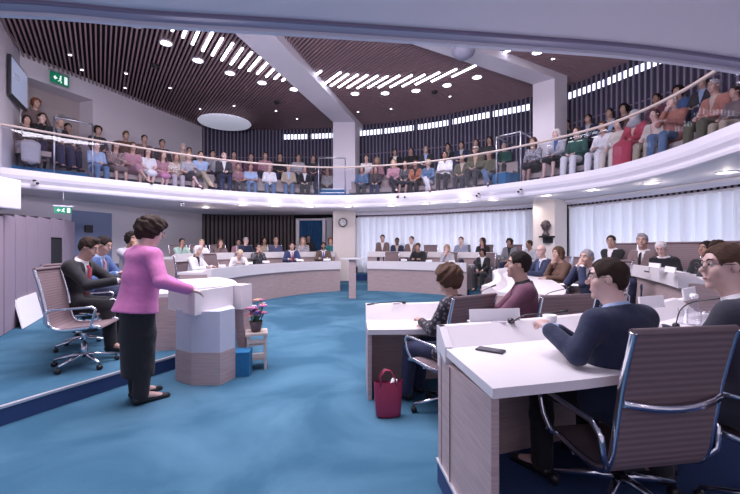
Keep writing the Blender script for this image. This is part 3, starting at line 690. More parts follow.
tops = [1.5+(247-v)*y/F for v, y in ((214.5, 5.6), (215.0, 6.1), (215.7, 6.75), (216.7, 7.45), (217.7, 8.2), (218.8, 9.1), (220.2, 10.0))]
for i in range(7):
    cupboard(edges[i], edges[i+1], .16 if edges[i+1][1] < 8 else 0.0, tops[i], 'tall mauve cupboard '+nm[i], niche=(i == 5))
# leaning white panel
q = [(-5.67, 6.27, .165), (-6.24, 7.32, .165), (-6.50, 7.46, .62), (-5.93, 6.40, .62)]; th_ = Vector((.022, .008, .008))
tag(MB().add([Vector(p) for p in q]+[Vector(p)+th_ for p in q], [(0, 1, 2, 3), (7, 6, 5, 4), (0, 4, 5, 1), (1, 5, 6, 2), (2, 6, 7, 3), (3, 7, 4, 0)]).build('leaning_panel', M['paper']), 'white blank panel leaning on the mauve cupboards', 'panel')
# blue-grey door
p0, p1 = WPo(1.18, -.03), WPo(2.25, -.03)
o = S(MB().ribbon([WPo(1.18, -.0), WPo(2.3, -.0)], [WPo(1.18, -.04), WPo(2.3, -.04)], 0.2, 2.58).build('door_3', M['bluegrey']))
p = WPo(1.60, -.07); MB().box((p[0], p[1], 2.05), (.22, .05, .22), math.atan2(wd.y, wd.x)).build('door_plate', M['black'], o)
# white box on the cupboards
o = empty('white_wall_box', (-5.9, 5.75, 2.08), 0); tag(o, 'white ribbed loudspeaker box above the cupboards at the left edge', 'speaker')
MB().rbox((.0, 0, .23), (.94, .5, .46), .02).build('cabinet', M['fascia'], o)
m = MB()
for k in range(9): m.box((-.05, -.255, .05+k*.045), (.72, .012, .02))
m.build('grille', M['white'], o)
# small cameras under the fascia
cams = [(35, 183.5, 'at its left end over the cupboards'), (182.5, 207-2, 'over the left back rows'), (478, 196, 'left of the bust column'), (520, 192, 'above the bust column')]
for px, v, l in cams:
    p = Yr(px, -.06); z = 1.5+(HZ-v)*p.y/F
    e0 = empty('security_camera', (p.x, p.y, z), math.atan2(CY-p.y, CX-p.x)+math.pi/2); tag(e0, 'small white camera on the balcony edge, '+l, 'camera', 'small cameras on the balcony edge')
    MB().rbox((0, 0, 0), (.09, .16, .08), .012).build('camera_body', M['white'], e0)
    MB().lathe([(0, 0), (.03, 0), (.028, .03), (0, .025)], n=12, M=Matrix.Translation((0, -.08, 0))@R90).build('lens', M['black'], e0)
    MB().box((0, .03, .05), (.05, .05, .08)).build('bracket', M['black'], e0)
# ---------------------------------------------------------------- chairs
def make_chair_meshes():
    D = {}
    # sling profile (side view y forward, z up), seat 0.47 high
    pr = [(.25, .455), (.22, .478), (.12, .472), (0, .458), (-.12, .455), (-.19, .475), (-.225, .53), (-.245, .62), (-.262, .72), (-.285, .85), (-.315, .97), (-.345, 1.08), (-.352, 1.105)]
    pr = smooth(pr, 4); w = .245
    def sl(pr, t=.012):
        vs = []; fs = []; n = len(pr); o = offset(pr, t)
        for pts in (pr, o):
            for s in (-1, 1): vs += [(s*w, y, z) for y, z in pts]
        for i in range(n-1):
            fs += [(i, i+1, n+i+1, n+i), (2*n+i, 3*n+i, 3*n+i+1, 2*n+i+1), (i, 2*n+i, 2*n+i+1, i+1), (n+i, n+i+1, 3*n+i+1, 3*n+i)]
        fs += [(0, n, 3*n, 2*n), (n-1, 3*n-1, 4*n-1, 2*n-1)]
        return MB().add(vs, fs, 0, False)
    k = next(i for i, p in enumerate(pr) if p[0] < -.19 and p[1] > .474)
    D['seat'] = (sl(pr[:k+1]).mesh('seat'), 'sling'); D['backrest'] = (sl(pr[k:]).mesh('backrest'), 'sling')
    D['head_roll'] = (MB().tube([(-.262, -.35, 1.105), (.262, -.35, 1.105)], .017, 10).mesh('head_roll'), 'sling')
    for s in (-1, 1):
        D['side_frame', s] = (MB().tube([(s*.255, y, z-.0) for y, z in pr[::2]+[pr[-1]]], .015, 8, sx=.6, sz=1.3).mesh('side_frame'), 'chrome')
        arm = smooth([(s*.265, -.20, .50), (s*.295, -.225, .56), (s*.305, -.20, .66), (s*.305, -.13, .695), (s*.305, .02, .70), (s*.305, .16, .715), (s*.303, .20, .69), (s*.295, .175, .58), (s*.275, .12, .46)], 4) if False else None
        P = [(s*.262, -.215, .50), (s*.30, -.24, .55), (s*.31, -.235, .64), (s*.31, -.18, .685), (s*.31, .0, .69), (s*.31, .19, .70), (s*.31, .225, .675), (s*.305, .20, .57), (s*.275, .165, .47)]
        P = [tuple(p) for p in P]
        out = []
        for i in range(len(P)-1):
            a, b = Vector(P[i]), Vector(P[i+1])
            for j in range(3): out.append(tuple(a.lerp(b, j/3)))
        out.append(P[-1])
        D['armrest', s] = (MB().tube(out, .014, 8, sx=1.0, sz=1.0).mesh('armrest'), 'chrome')
    D['back_brace'] = (MB().tube([(x, -.295-.035*(1-(x/.25)**2), .80+.0*x-.025*(1-(x/.25)**2)) for x in np.linspace(-.25, .25, 9)], .011, 8, sx=1, sz=1.6).mesh('back_brace'), 'chrome')
    D['seat_brace'] = (MB().tube([(-.25, .03, .44), (-.12, .02, .415), (.12, .02, .415), (.25, .03, .44)], .014, 8).mesh('seat_brace'), 'chrome')
    D['column'] = (MB().tube([(0, .0, .10), (0, 0, .26)], .03, 12).tube([(0, 0, .26), (0, 0, .42)], .018, 10).mesh('column'), 'chrome')
    D['mechanism'] = (MB().box((0, .02, .41), (.12, .22, .05)).mesh('mechanism'), 'black')
    return D
CH = make_chair_meshes()
for me, _ in CH.values(): me['shared'] = 1
LEGM = MB().tube([(0, 0, .13), (0, .10, .12), (0, .31, .075)], [.024, .02, .013], 8).mesh('leg')
CASM = MB().lathe([(0, -.022), (.026, -.022), (.028, -.01), (.028, .01), (.026, .022), (0, .022)], n=14, M=Matrix.Translation((0, .31, .028))@Matrix.Rotation(math.pi/2, 4, 'Y')).tube([(0, .31, .05), (0, .31, .075)], .009, 6).mesh('caster')
for m_, k in ((LEGM, 'chrome'), (CASM, 'black')): m_.materials.append(M[k])
for me, k in CH.values():
    me.materials.append(M[k])
def chair(x, y, face, label, group=None, z=0, s=1.0, full=True, twist=.3):
    """face = heading (deg, 0 = +x, 90 = +y)"""
    e0 = empty('swivel_chair', (x, y, z), math.radians(face-90), s); tag(e0, label, 'chair', group)
    for k, (me, mm) in CH.items():
        nme = k if isinstance(k, str) else k[0]
        link(nme, me, e0)
    if full:
        for i in range(5):
            o = link('leg', LEGM, e0); o.rotation_euler = (0, 0, twist+i*2*math.pi/5)
            link('caster', CASM, o)
    return e0
GC = 'high-backed chairs with aluminium frames'
# ---------------------------------------------------------------- desks
def desk(front, depth, z0, top, rim, label, name='curved_desk', rim_h=.0, slant=.10, endL=True, endR=True, lip=.27, group='curved council desks', side=1, shelf=True, wood='oak', base=0.0):
    """front: plan polyline of the rim seen by the hall; the table lies to side*left of it"""
    f = smooth(front, 4) if len(front) > 2 else cut(front, 0, seglen(front)[-1], 4)
    o = Vector((f[len(f)//2][0], f[len(f)//2][1], base)); f = [(x-o.x, y-o.y) for x, y in f]
    e0 = empty(name, tuple(o)); tag(e0, label, 'desk', group)
    Z = lambda z: z-base
    MB().ribbon(offset(f, side*.05), offset(f, side*.09), Z(base), Z(rim-lip)).build('front_panel', M[wood], e0)
    MB().ribbon(offset(f, 0), offset(f, side*.10), Z(rim-lip), Z(rim), za=Z(rim-.0), zb=Z(rim)).build('rim', M['laminate'], e0)
    MB().ribbon(offset(f, side*.10), offset(f, side*.20), Z(top-.045), 0, za=Z(rim), zb=Z(top)).ribbon(offset(f, side*.199), offset(f, side*depth), Z(top-.05), Z(top)).build('tabletop', M['laminate'], e0)
    for ok, i in ((endL, 0), (endR, -1)):
        if not ok: continue
        a = Vector(offset(f, side*.09)[i]); b = Vector(offset(f, side*(depth-.05))[i]); j = 1 if i == 0 else -2
        t = (Vector(f[j])-Vector(f[i])).normalized()*.04
        MB().prism([tuple(a), tuple(b), tuple(b+t), tuple(a+t)], Z(z0), Z(top-.05)).build('end_panel', M[wood], e0)
    return e0
desk([(-3.42, 8.30), (-3.36, 9.4), (-3.05, 10.6), (-2.43, 11.8), (-1.73, 12.6), (-.99, 13.1)], .75, .2, .95, 1.02, 'long curved pale wood desk with white rim left of the clock column', base=0.0)
desk([(-.09, 13.15), (.6, 13.0), (1.25, 12.72), (1.95, 12.25), (2.9, 11.6)], .75, .2, .95, 1.02, 'curved pale wood desk in front of the long curtain')
desk([(-4.78, 9.55), (-4.55, 10.8), (-3.95, 12.3), (-2.87, 13.55), (-1.3, 14.5)], .7, .46, 1.24, 1.33, 'curved back row desk behind the long left desk', base=.2, lip=.20)
desk([(-.1, 14.35), (.7, 14.25), (1.5, 13.98), (2.9, 13.25), (4.0, 12.3)], .6, .46, 1.24, 1.33, 'curved back row desk in front of the long pale curtain', base=.2, lip=.20)
desk([(3.45, 9.6), (2.68, 8.35), (2.2, 6.8), (1.80, 5.65), (1.45, 5.0)], .95, .2, .93, 1.0, 'curved desk used by the bald man and woman in brown', lip=.2, base=0.0)
desk([(1.42, 4.95), (1.05, 4.62), (.55, 4.44), (-.05, 4.40)], .68, .0, .70, .86, 'curved desk where the curly haired woman sits', base=0, endL=False)
desk([(4.5, 8.5), (4.38, 7.2), (4.08, 6.0), (3.7, 4.95), (3.36, 4.2)], .62, .46, 1.15, 1.22, 'raised curved desk of the three men at the right curtain', base=.2, lip=.17)
def near_desk():
    f = smooth([(2.95, 3.75), (2.45, 3.40), (1.72, 2.95), (1.05, 2.66), (.43, 2.45)], 4); b_ = smooth([(3.3, 2.95), (2.75, 2.55), (1.95, 2.10), (1.15, 1.80), (.52, 1.63)], 4)
    o = Vector((1.5, 2.6, .15)); f = [(x-o.x, y-o.y) for x, y in f]; b_ = [(x-o.x, y-o.y) for x, y in b_]
    lerp = lambda t: [(p[0]+(q[0]-p[0])*t, p[1]+(q[1]-p[1])*t) for p, q in zip(f, b_)]
    e0 = empty('curved_desk', tuple(o)); tag(e0, 'large near desk with white top and wooden side panel', 'desk', 'curved council desks')
    MB().ribbon(lerp(.05), lerp(.09), 0, .66).build('front_panel', M['oak'], e0)
    MB().ribbon(f, lerp(.07), .60, .855).build('rim', M['laminate'], e0)
    MB().ribbon(lerp(.07), lerp(.22), .70, 0, za=.855, zb=.75).ribbon(lerp(.2199), b_, .705, .75).build('tabletop', M['laminate'], e0)
    # side panel follows the slanted rim profile
    a0, a1 = Vector(f[-1]), Vector(b_[-1]); u = (a1-a0); nn = Vector((u.y, -u.x)).normalized()*.035
    if nn.x < 0: nn = -nn
    L = [(0, 0), (0, .70), (.07, .70), (.22, .66), (.97, .705), (.97, 0)]
    vs = [(a0.x+u.x*t+.004, a0.y+u.y*t, z) for t, z in L]+[(a0.x+u.x*t+.004+nn.x, a0.y+u.y*t+nn.y, z) for t, z in L]; n = len(L)
    MB().add(vs, [list(range(n)), list(range(n, 2*n))[::-1]]+[(i, (i+1) % n, n+(i+1) % n, n+i) for i in range(n)]).build('side_panel', M['oak'], e0)
    L = [(0, .70), (0, .855), (.07, .855), (.22, .76), (.22, .66), (.10, .70)]
    vs = [(a0.x+u.x*t-.006, a0.y+u.y*t, z) for t, z in L]+[(a0.x+u.x*t+.004+nn.x, a0.y+u.y*t+nn.y, z) for t, z in L]; n = len(L)
    MB().add(vs, [list(range(n)), list(range(n, 2*n))[::-1]]+[(i, (i+1) % n, n+(i+1) % n, n+i) for i in range(n)]).build('rim_end', M['laminate'], e0)
    k = MB(); t0 = .30
    k.box((a0.x+u.x*t0-.001, a0.y+u.y*t0, .33), (.003, .006, .66), math.atan2(u.y, u.x)); k.build('panel_joint', M['oak_dark'], e0)
near_desk()
# ---------------------------------------------------------------- people: implicit bodies meshed with surface nets
def _ln(v): return np.sqrt((v*v).sum(-1))
class Sdf:
    """list of primitives evaluated with smooth union; points Nx3"""
    def __init__(s): s.p = []; s.c = []
    def cone(s, a, b, r1, r2=None, k=.02): s.p.append(('c', np.array(a, float), np.array(b, float), r1, r1 if r2 is None else r2, k)); return s
    def ell(s, c, r, k=.02, M=None): s.p.append(('e', np.array(c, float), np.array(r, float), M, k)); return s
    def slab(s, a, b, L, w1, d1, w2, d2, k=.03): s.p.append(('s', np.array(a, float), np.array(b, float), np.array(L, float), w1, d1, w2, d2, k)); return s
    def sub_ell(s, c, r, k=.01, M=None): s.c.append(('e', np.array(c, float), np.array(r, float), M, k)); return s
    def sub_plane(s, o, n, k=.0): s.c.append(('p', np.array(o, float), np.array(n, float), k)); return s
    def sub_fn(s, fn): s.c.append(('f', fn)); return s
    def _one(s, q, P):
        if q[0] == 'c':
            _, a, b, r1, r2, k = q; ab = b-a; L = max((ab*ab).sum(), 1e-12); t = np.clip(((P-a)@ab)/L, 0, 1)
            return _ln(P-a-t[:, None]*ab)-(r1+(r2-r1)*t), k
        if q[0] == 'e':
            _, c, r, Mx, k = q; d = P-c
            if Mx is not None: d = d@Mx
            n = _ln(d/r); g = _ln(d/(r*r))
            return n*(n-1)/np.maximum(g, 1e-6), k
        if q[0] == 's':
            _, a, b, L, w1, d1, w2, d2, k = q; ab = b-a; LL = max((ab*ab).sum(), 1e-12); t = np.clip(((P-a)@ab)/LL, 0, 1)
            o = P-a-t[:, None]*ab; x = o@L; y = _ln(o-x[:, None]*L); w = w1+(w2-w1)*t; d = d1+(d2-d1)*t
            n = np.sqrt((x/w)**2+(y/d)**2); g = np.sqrt((x/w**2)**2+(y/d**2)**2)
            return n*(n-1)/np.maximum(g, 1e-6), k
    def bbox(s, pad=.03):
        lo = np.full(3, 9.); hi = np.full(3, -9.)
        for q in s.p:
            if q[0] == 'c': r = max(q[3], q[4]); pts = [q[1]-r, q[1]+r, q[2]-r, q[2]+r]
            elif q[0] == 'e': r = q[2].max(); pts = [q[1]-r, q[1]+r]
            else: r = max(q[4:8]); pts = [q[1]-r, q[1]+r, q[2]-r, q[2]+r]
            for p in pts: lo = np.minimum(lo, p); hi = np.maximum(hi, p)
        return lo-pad, hi+pad
    def __call__(s, P):
        D = np.full(len(P), 1.0)
        for q in s.p:
            if q[0] == 'c': r = max(q[3], q[4]); lo = np.minimum(q[1], q[2])-r; hi = np.maximum(q[1], q[2])+r
            elif q[0] == 'e': r = q[2].max(); lo = q[1]-r; hi = q[1]+r
            else: r = max(q[4:8]); lo = np.minimum(q[1], q[2])-r; hi = np.maximum(q[1], q[2])+r
            m = ((P > lo-.09) & (P < hi+.09)).all(1)
            if not m.any(): continue
            d, k = s._one(q, P[m]); o = D[m]
            h = np.clip(k-np.abs(o-d), 0, None)/k if k > 0 else 0
            D[m] = np.minimum(o, d)-h*h*k*.25
        for q in s.c:
            if q[0] == 'p': d = (P-q[1])@q[2]; D = np.maximum(D, d)
            elif q[0] == 'f': D = np.maximum(D, q[1](P))
            else:
                d, k = s._one(q, P); d = -d; h = np.clip(k-np.abs(D-d), 0, None)/k; D = np.maximum(D, d)+h*h*k*.25
        return D
def surfnet(f, res, name):
    lo, hi = f.bbox(); n = np.ceil((hi-lo)/res).astype(int)+2
    # coarse pass
    cs = 4; nc = n//cs+2
    ax = [lo[i]+(np.arange(nc[i])+.5)*cs*res for i in range(3)]
    G = np.stack(np.meshgrid(*ax, indexing='ij'), -1).reshape(-1, 3); C = f(G).reshape(nc)
    act = np.abs(C) < cs*res*1.25+.012
    D = np.repeat(np.repeat(np.repeat(C, cs, 0), cs, 1), cs, 2); A = np.repeat(np.repeat(np.repeat(act, cs, 0), cs, 1), cs, 2)
    n = np.array(D.shape); idx = np.argwhere(A); P = lo+idx*res
    D[A] = f(P)
    ins = D < 0
    s = [ins[i:n[0]-1+i, j:n[1]-1+j, k:n[2]-1+k] for i in (0, 1) for j in (0, 1) for k in (0, 1)]
    c = sum(x.astype(np.int8) for x in s); mixed = (c > 0) & (c < 8)
    cells = np.argwhere(mixed); ids = -np.ones(mixed.shape, int); ids[mixed] = np.arange(len(cells))
    acc = np.zeros((len(cells), 3)); cnt = np.zeros(len(cells)); cor = [(i, j, k) for i in (0, 1) for j in (0, 1) for k in (0, 1)]
    vals = {q: D[cells[:, 0]+q[0], cells[:, 1]+q[1], cells[:, 2]+q[2]] for q in cor}
    for a in cor:
        for ax_ in range(3):
            if a[ax_] == 0:
                b = list(a); b[ax_] = 1; b = tuple(b); va, vb = vals[a], vals[b]; m = (va < 0) != (vb < 0)
                t = va[m]/(va[m]-vb[m]); p = np.tile(np.array(a, float), (m.sum(), 1)); p[:, ax_] = t
                acc[m] += p; cnt[m] += 1
    V = lo+(cells+acc/cnt[:, None])*res
    faces = []
    for ax_ in range(3):
        o = [0, 1, 2]; o.remove(ax_); sh = [slice(None)]*3; sh2 = [slice(None)]*3; sh[ax_] = slice(0, -1); sh2[ax_] = slice(1, None)
        e = ins[tuple(sh)] != ins[tuple(sh2)]; E_ = np.argwhere(e)
        ok = (E_[:, o[0]] > 0) & (E_[:, o[1]] > 0) & (E_[:, o[0]] < n[o[0]]-1) & (E_[:, o[1]] < n[o[1]]-1); E_ = E_[ok]
        q = []
        for du_, dv_ in ((-1, -1), (0, -1), (0, 0), (-1, 0)):
            t = E_.copy(); t[:, o[0]] += du_; t[:, o[1]] += dv_; q.append(ids[t[:, 0], t[:, 1], t[:, 2]])
        q = np.stack(q, 1); fl = ins[E_[:, 0], E_[:, 1], E_[:, 2]]
        if ax_ == 1: fl = ~fl
        q[~fl] = q[~fl][:, ::-1]; faces.append(q)
    Q = np.concatenate(faces); Q = Q[(Q >= 0).all(1)]
    me = bpy.data.meshes.new(name); me.vertices.add(len(V)); me.vertices.foreach_set('co', V.ravel())
    me.loops.add(len(Q)*4); me.loops.foreach_set('vertex_index', Q.ravel().astype(np.int32)); me.polygons.add(len(Q))
    me.polygons.foreach_set('loop_start', np.arange(0, len(Q)*4, 4, dtype=np.int32)); me.polygons.foreach_set('loop_total', np.full(len(Q), 4, dtype=np.int32))
    me.polygons.foreach_set('use_smooth', np.ones(len(Q), bool)); me.update(calc_edges=True); me.validate()
    me['shared'] = 1; me.materials.append(M['paper']); return me
def V3(*a): return np.array(a, float)
def rot(ax, deg): return np.array(Matrix.Rotation(math.radians(deg), 3, ax))
def make_pose(kind='sit', lean=5, twist=0, arms='lap', yaw=0, pitch=0, roll=0, legs='sit', fem=0, wr=None, seat=.45, headfwd=0, bulk=1.0, el=None):
    """joint positions in person space: origin on the floor under the hips, +y forward, +x to the person's right"""
    hz = seat+.10 if kind == 'sit' else .93
    J = dict(kind=kind, fem=fem); P0 = V3(0, 0, hz); R = rot('Z', -twist)@rot('X', -lean); J['P0'] = P0; J['R'] = R
    T = lambda *a: P0+R@V3(*a); J['T'] = T; w = (.93 if fem else 1.03)*bulk
    J['w'] = w; J['neck0'] = T(0, 0, .46); J['neck1'] = T(0, .02+headfwd*.5, .55); Hc = T(0, .035+headfwd, .655-abs(headfwd)*.3)
    J['H'] = Hc; J['HR'] = R@rot('Z', -yaw)@rot('X', -pitch+lean*.8)@rot('Y', roll)
    J['S'] = {s: T(s*.165*w, -.005, .425) for s in (1, -1)}
    wt = {'lap': {1: V3(.10, .34, hz+.10), -1: V3(-.09, .33, hz+.10)}, 'clasp': {1: V3(.055, .36, hz+.13), -1: V3(-.055, .36, hz+.13)},
          'cross': {1: T(-.12, .16, .19), -1: T(.11, .20, .22)}, 'phone': {1: T(.06, .33, .24), -1: T(-.05, .33, .22)},
          'table': {1: V3(.14, .44, hz+.24), -1: V3(-.12, .46, hz+.24)}, 'chin': {1: J['H']+R@V3(.055, .115, -.17), -1: V3(-.12, .42, hz+.22)},
          'face': {1: J['H']+R@V3(.05, .13, -.12), -1: J['H']+R@V3(-.05, .13, -.12)}, 'knees': {1: V3(.17, .45, hz+.08), -1: V3(-.17, .45, hz+.08)},
          'rest': {1: V3(.27, .24, hz+.16), -1: V3(-.27, .24, hz+.16)}, 'down': {1: V3(.25, .05, hz-.05), -1: V3(-.25, .05, hz-.05)}}[arms]
    if wr: wt = {1: V3(*wr[0]), -1: V3(*wr[1])}
    J['W'] = {}; J['E'] = {}
    for s in (1, -1):
        S_ = J['S'][s]; w_ = wt[s]; l1, l2 = .285*w, .255*w; d = w_-S_; L = np.linalg.norm(d); Lm = (l1+l2)*.985
        if L > Lm: d = d/L*Lm; w_ = S_+d; L = Lm
        a = (l1*l1-l2*l2+L*L)/(2*L); h = math.sqrt(max(l1*l1-a*a, 0)); u = d/L; pole = V3(s*.75, -.45, -1.0); pole = pole-u*(pole@u); pole /= np.linalg.norm(pole)
        J['E'][s] = S_+u*a+pole*h; J['W'][s] = w_
        if el and s == -1: J['E'][s] = V3(*el); J['W'][s] = V3(*wr[1])
    if kind == 'sit':
        J['hip'] = {s: V3(s*.088, .02, hz-.01) for s in (1, -1)}; kz = seat+.065
        kn = {1: V3(.11, .46, kz), -1: V3(-.11, .46, kz)}; an = {1: V3(.11, .50, .09), -1: V3(-.11, .50, .09)}
        if legs == 'crossed': kn[1] = V3(.01, .47, kz+.11); an[1] = V3(-.16, .66, .27); kn[-1] = V3(-.07, .46, kz); an[-1] = V3(-.06, .44, .09)
        if legs == 'apart': kn = {1: V3(.20, .43, kz), -1: V3(-.20, .43, kz)}; an = {1: V3(.20, .42, .09), -1: V3(-.20, .42, .09)}
        if legs == 'ahead': an = {1: V3(.09, .70, .09), -1: V3(-.09, .66, .09)}
        if legs == 'together': kn = {1: V3(.07, .46, kz), -1: V3(-.07, .46, kz)}; an = {1: V3(.10, .42, .09), -1: V3(.0, .40, .09)}
    else:
        J['hip'] = {s: V3(s*.09, 0, hz-.03) for s in (1, -1)}; kn = {s: V3(s*.09, .01, .50) for s in (1, -1)}; an = {1: V3(.09, -.02, .085), -1: V3(-.08, .03, .085)}
    J['K'] = kn; J['A'] = an
    J['toe'] = {s: an[s]+V3(s*.02, .15, -.055) for s in (1, -1)}
    if kind == 'sit' and legs == 'crossed': J['toe'][1] = an[1]+V3(-.05, .13, -.09)
    return J
def head_prims(f, J, g=0.0):
    H, R = J['H'], J['HR']; t = lambda *a: H+R@V3(*a)
    f.ell(t(0, -.012, .032), (.074+g, .092+g, .086+g), .02, R)
    f.ell(t(0, .022, -.042), (.056+g, .064+g, .072+g), .03, R)
    f.cone(t(0, .078, .022), t(0, .103, -.014), .007, .0125, .012)
    f.cone(t(-.034, .066, .038), t(.034, .066, .038), .014, None, .015)
    f.cone(t(-.016, .082, -.055), t(.016, .082, -.055), .0085, None, .008)
    f.ell(t(0, .068, -.092), (.024, .02, .018), .015, R)
    for s in (1, -1):
        f.ell(t(s*.077, -.006, -.002), (.009, .018, .031), .006, R); f.ell(t(s*.044, .056, -.02), (.022, .022, .024), .02, R)
    return f
def neck_prims(f, J, g=0.0):
    f.cone(J['neck0'], J['neck1'], .058+g, .052+g, .03); f.cone(J['neck1'], J['H']+J['HR']@V3(0, -.02, -.05), .052+g, .05+g, .03)
def torso_prims(f, J, g=0.0, belly=0.0):
    T, w = J['T'], J['w']; L = J['R']@V3(1, 0, 0); fem = J['fem']
    f.slab(T(0, 0, -.03), T(0, 0, .08), L, .165*w+g, .115+g, .150*w+g, .105+g, .04)
    f.slab(T(0, .005+belly*.3, .08), T(0, .005+belly*.3, .22), L, .148*w+g+belly*.3, .105+g+belly*.4, .145*w+g+belly*.2, .105+g+belly*.3, .05)
    f.slab(T(0, .01, .22), T(0, -.005, .38), L, .150*w+g, .112+g, .155*w+g, .095+g, .06)
    f.cone(T(-.145*w, -.01, .42), T(.145*w, -.01, .42), .058+g, None, .05)
    for s in (1, -1): f.cone(T(s*.11*w, -.01, .445), T(0, -.005, .50), .038+g, .045+g, .04)
    if fem:
        for s in (1, -1): f.ell(T(s*.065, .085, .29), (.058+g, .05+g, .055+g), .04)
def arm_prims(f, J, g=0.0, upto=1.0, flare=0.0):
    for s in (1, -1):
        S_, E_, W_ = J['S'][s], J['E'][s], J['W'][s]
        if upto <= .5: f.cone(S_, S_+(E_-S_)*upto*1.6, .052+g, .044+g+flare, .035); continue
        f.cone(S_, E_, .051+g, .039+g, .035); f.cone(E_, E_+(W_-E_)*(upto-.5)*2, .038+g, .027+g+flare, .02)
def hand_prims(f, J, fine=False, curl=30, k=.006):
    for s in (1, -1):
        W_, E_ = J['W'][s], J['E'][s]; d = W_-E_; d /= np.linalg.norm(d)
        inw = V3(-s, 0, 0)*.6+V3(0, .2, 0); n = V3(0, 0, -1)-d*(-d[2]) if abs(d[2]) < .9 else V3(0, -1, 0)-d*(-d[1])
        n /= np.linalg.norm(n); side = np.cross(d, n); side *= np.sign(side@V3(-s, .3, .2)) or 1
        d2 = d*.9-np.array([0, 0, 1])*0; d2 /= np.linalg.norm(d2)
        p0 = W_+d2*.012; p1 = W_+d2*.085
        f.slab(p0, p1, side, .026, .018, .040, .015, .018)
        for i, (o, L, r) in enumerate(((.030, .072, .0086), (.010, .080, .009), (-.010, .074, .0086), (-.029, .058, .0076))):
            b = p1+side*o-d2*.004; c = curl+6*i; a1 = math.radians(c*.5); a2 = math.radians(c*1.5)
            m = b+(d2*math.cos(a1)+n*math.sin(a1))*L*.5; e = m+(d2*math.cos(a2)+n*math.sin(a2))*L*.5
            f.cone(b, m, r*1.05, r, k); f.cone(m, e, r, r*.85, .004)
        tb = W_+d2*.025+side*.022; tm = tb+d2*.03+side*.026+n*.012; te = tm+d2*.032+side*.004+n*.010
        f.cone(tb, tm, .013, .0105, .012); f.cone(tm, te, .0105, .009, .004)
def leg_prims(f, J, g=0.0, k=.035, upto=1.0, straight=0):
    for s in (1, -1):
        h, kn, a = J['hip'][s], J['K'][s], J['A'][s]; f.cone(h, kn, .085+g, .058+g+straight*.01, k)
        if upto > .5: 
            e = kn+(a-kn)*(upto-.5)*2; f.cone(kn, kn+(e-kn)*.4, .056+g+straight*.006, .054+g+straight*.008, .02); f.cone(kn+(e-kn)*.4, e, .054+g+straight*.008, .036+g+straight*.02, .02)
_cache = {}
def body_mesh(key, J, res, curl=30):
    if key in _cache: return _cache[key]
    f = Sdf(); torso_prims(f, J, -.012); leg_prims(f, J, -.012); arm_prims(f, J, -.004 if res < .012 else 0); neck_prims(f, J); hand_prims(f, J, curl=curl, k=.006); head_prims(f, J)
    for s in (1, -1): f.cone(J['A'][s], J['toe'][s], .036, .028, .02)
    H, R = J['H'], J['HR']
    for s in (1, -1): f.sub_ell(H+R@V3(s*.031, .098, .016), (.019, .016, .012), .012, R)
    me = surfnet(f, res, 'body'); _cache[key] = me; return me
def top_mesh(key, J, kind, res, belly=0.0):
    key = ('top', key, kind, belly)
    if key in _cache: return _cache[key]
    f = Sdf(); g = {'tee': .008, 'shirt': .010, 'sweater': .014, 'jacket': .020, 'innershirt': .004, 'coat': .024, 'dress': .010}[kind]
    torso_prims(f, J, g, belly)
    if kind == 'innershirt':
        arm_prims(f, J, g+.004, 1.02)
        f.cone(J['neck0'], J['neck0']+(J['neck1']-J['neck0'])*.62, .061, .059, .02)
    elif kind in ('tee', 'dress'): arm_prims(f, J, g+.004, .42, .006)
    else: arm_prims(f, J, g*.8, .97, .004)
    if kind in ('jacket', 'coat', 'sweater'):
        f.cone(J['neck0']+J['R']@V3(0, -.01, 0), J['neck0']+(J['neck1']-J['neck0'])*.38, .066+g*.3, .062+g*.3, .02)
    if kind in ('jacket', 'coat', 'dress', 'shirt', 'sweater'):
        for s in (1, -1): f.cone(J['hip'][s]*.5+J['P0']*.5, J['hip'][s]+(J['K'][s]-J['hip'][s])*(.22 if kind != 'shirt' else .08), .085+g, .092+g, .05)
    R, P0, T = J['R'], J['P0'], J['T']
    if kind in ('coat', 'jacket') and J['kind'] == 'stand': f.slab(T(0, 0, .10), T(0, -.02, -.10), R@V3(1, 0, 0), .150, .115, .200, .160, .03); f.sub_plane(T(0, 0, -.10), -R@V3(0, 0, 1))
    nz = (J['neck1']-J['neck0']); nz /= np.linalg.norm(nz)
    top = {'tee': .16, 'shirt': .40, 'innershirt': .65, 'sweater': .42, 'jacket': .42, 'coat': .42, 'dress': .1}[kind]
    O = J['neck0']+(J['neck1']-J['neck0'])*top; Hc = J['H']
    f.sub_fn(lambda P: np.where(_ln(P-J['neck0']) < .17, (P-O)@nz, -1.))
    if kind in ('jacket', 'coat', 'shirt', 'tee'):
        vb, wv = {'jacket': (.19, .21), 'coat': (.12, .2), 'shirt': (.385, .5), 'tee': (.39, .6)}[kind]
        def V(P):
            q = (P-P0)@R; return -np.maximum(np.maximum(np.abs(q[:, 0])-(q[:, 2]-vb)*wv, .035-q[:, 1]), q[:, 1]-.19)
        f.sub_fn(V)
    # folds at a fine scale
    base = f.__call__
    if res < .014:
        def folds(P):
            return -9.*np.ones(len(P))
    me = surfnet(f, res, 'top'); _cache[key] = me; return me
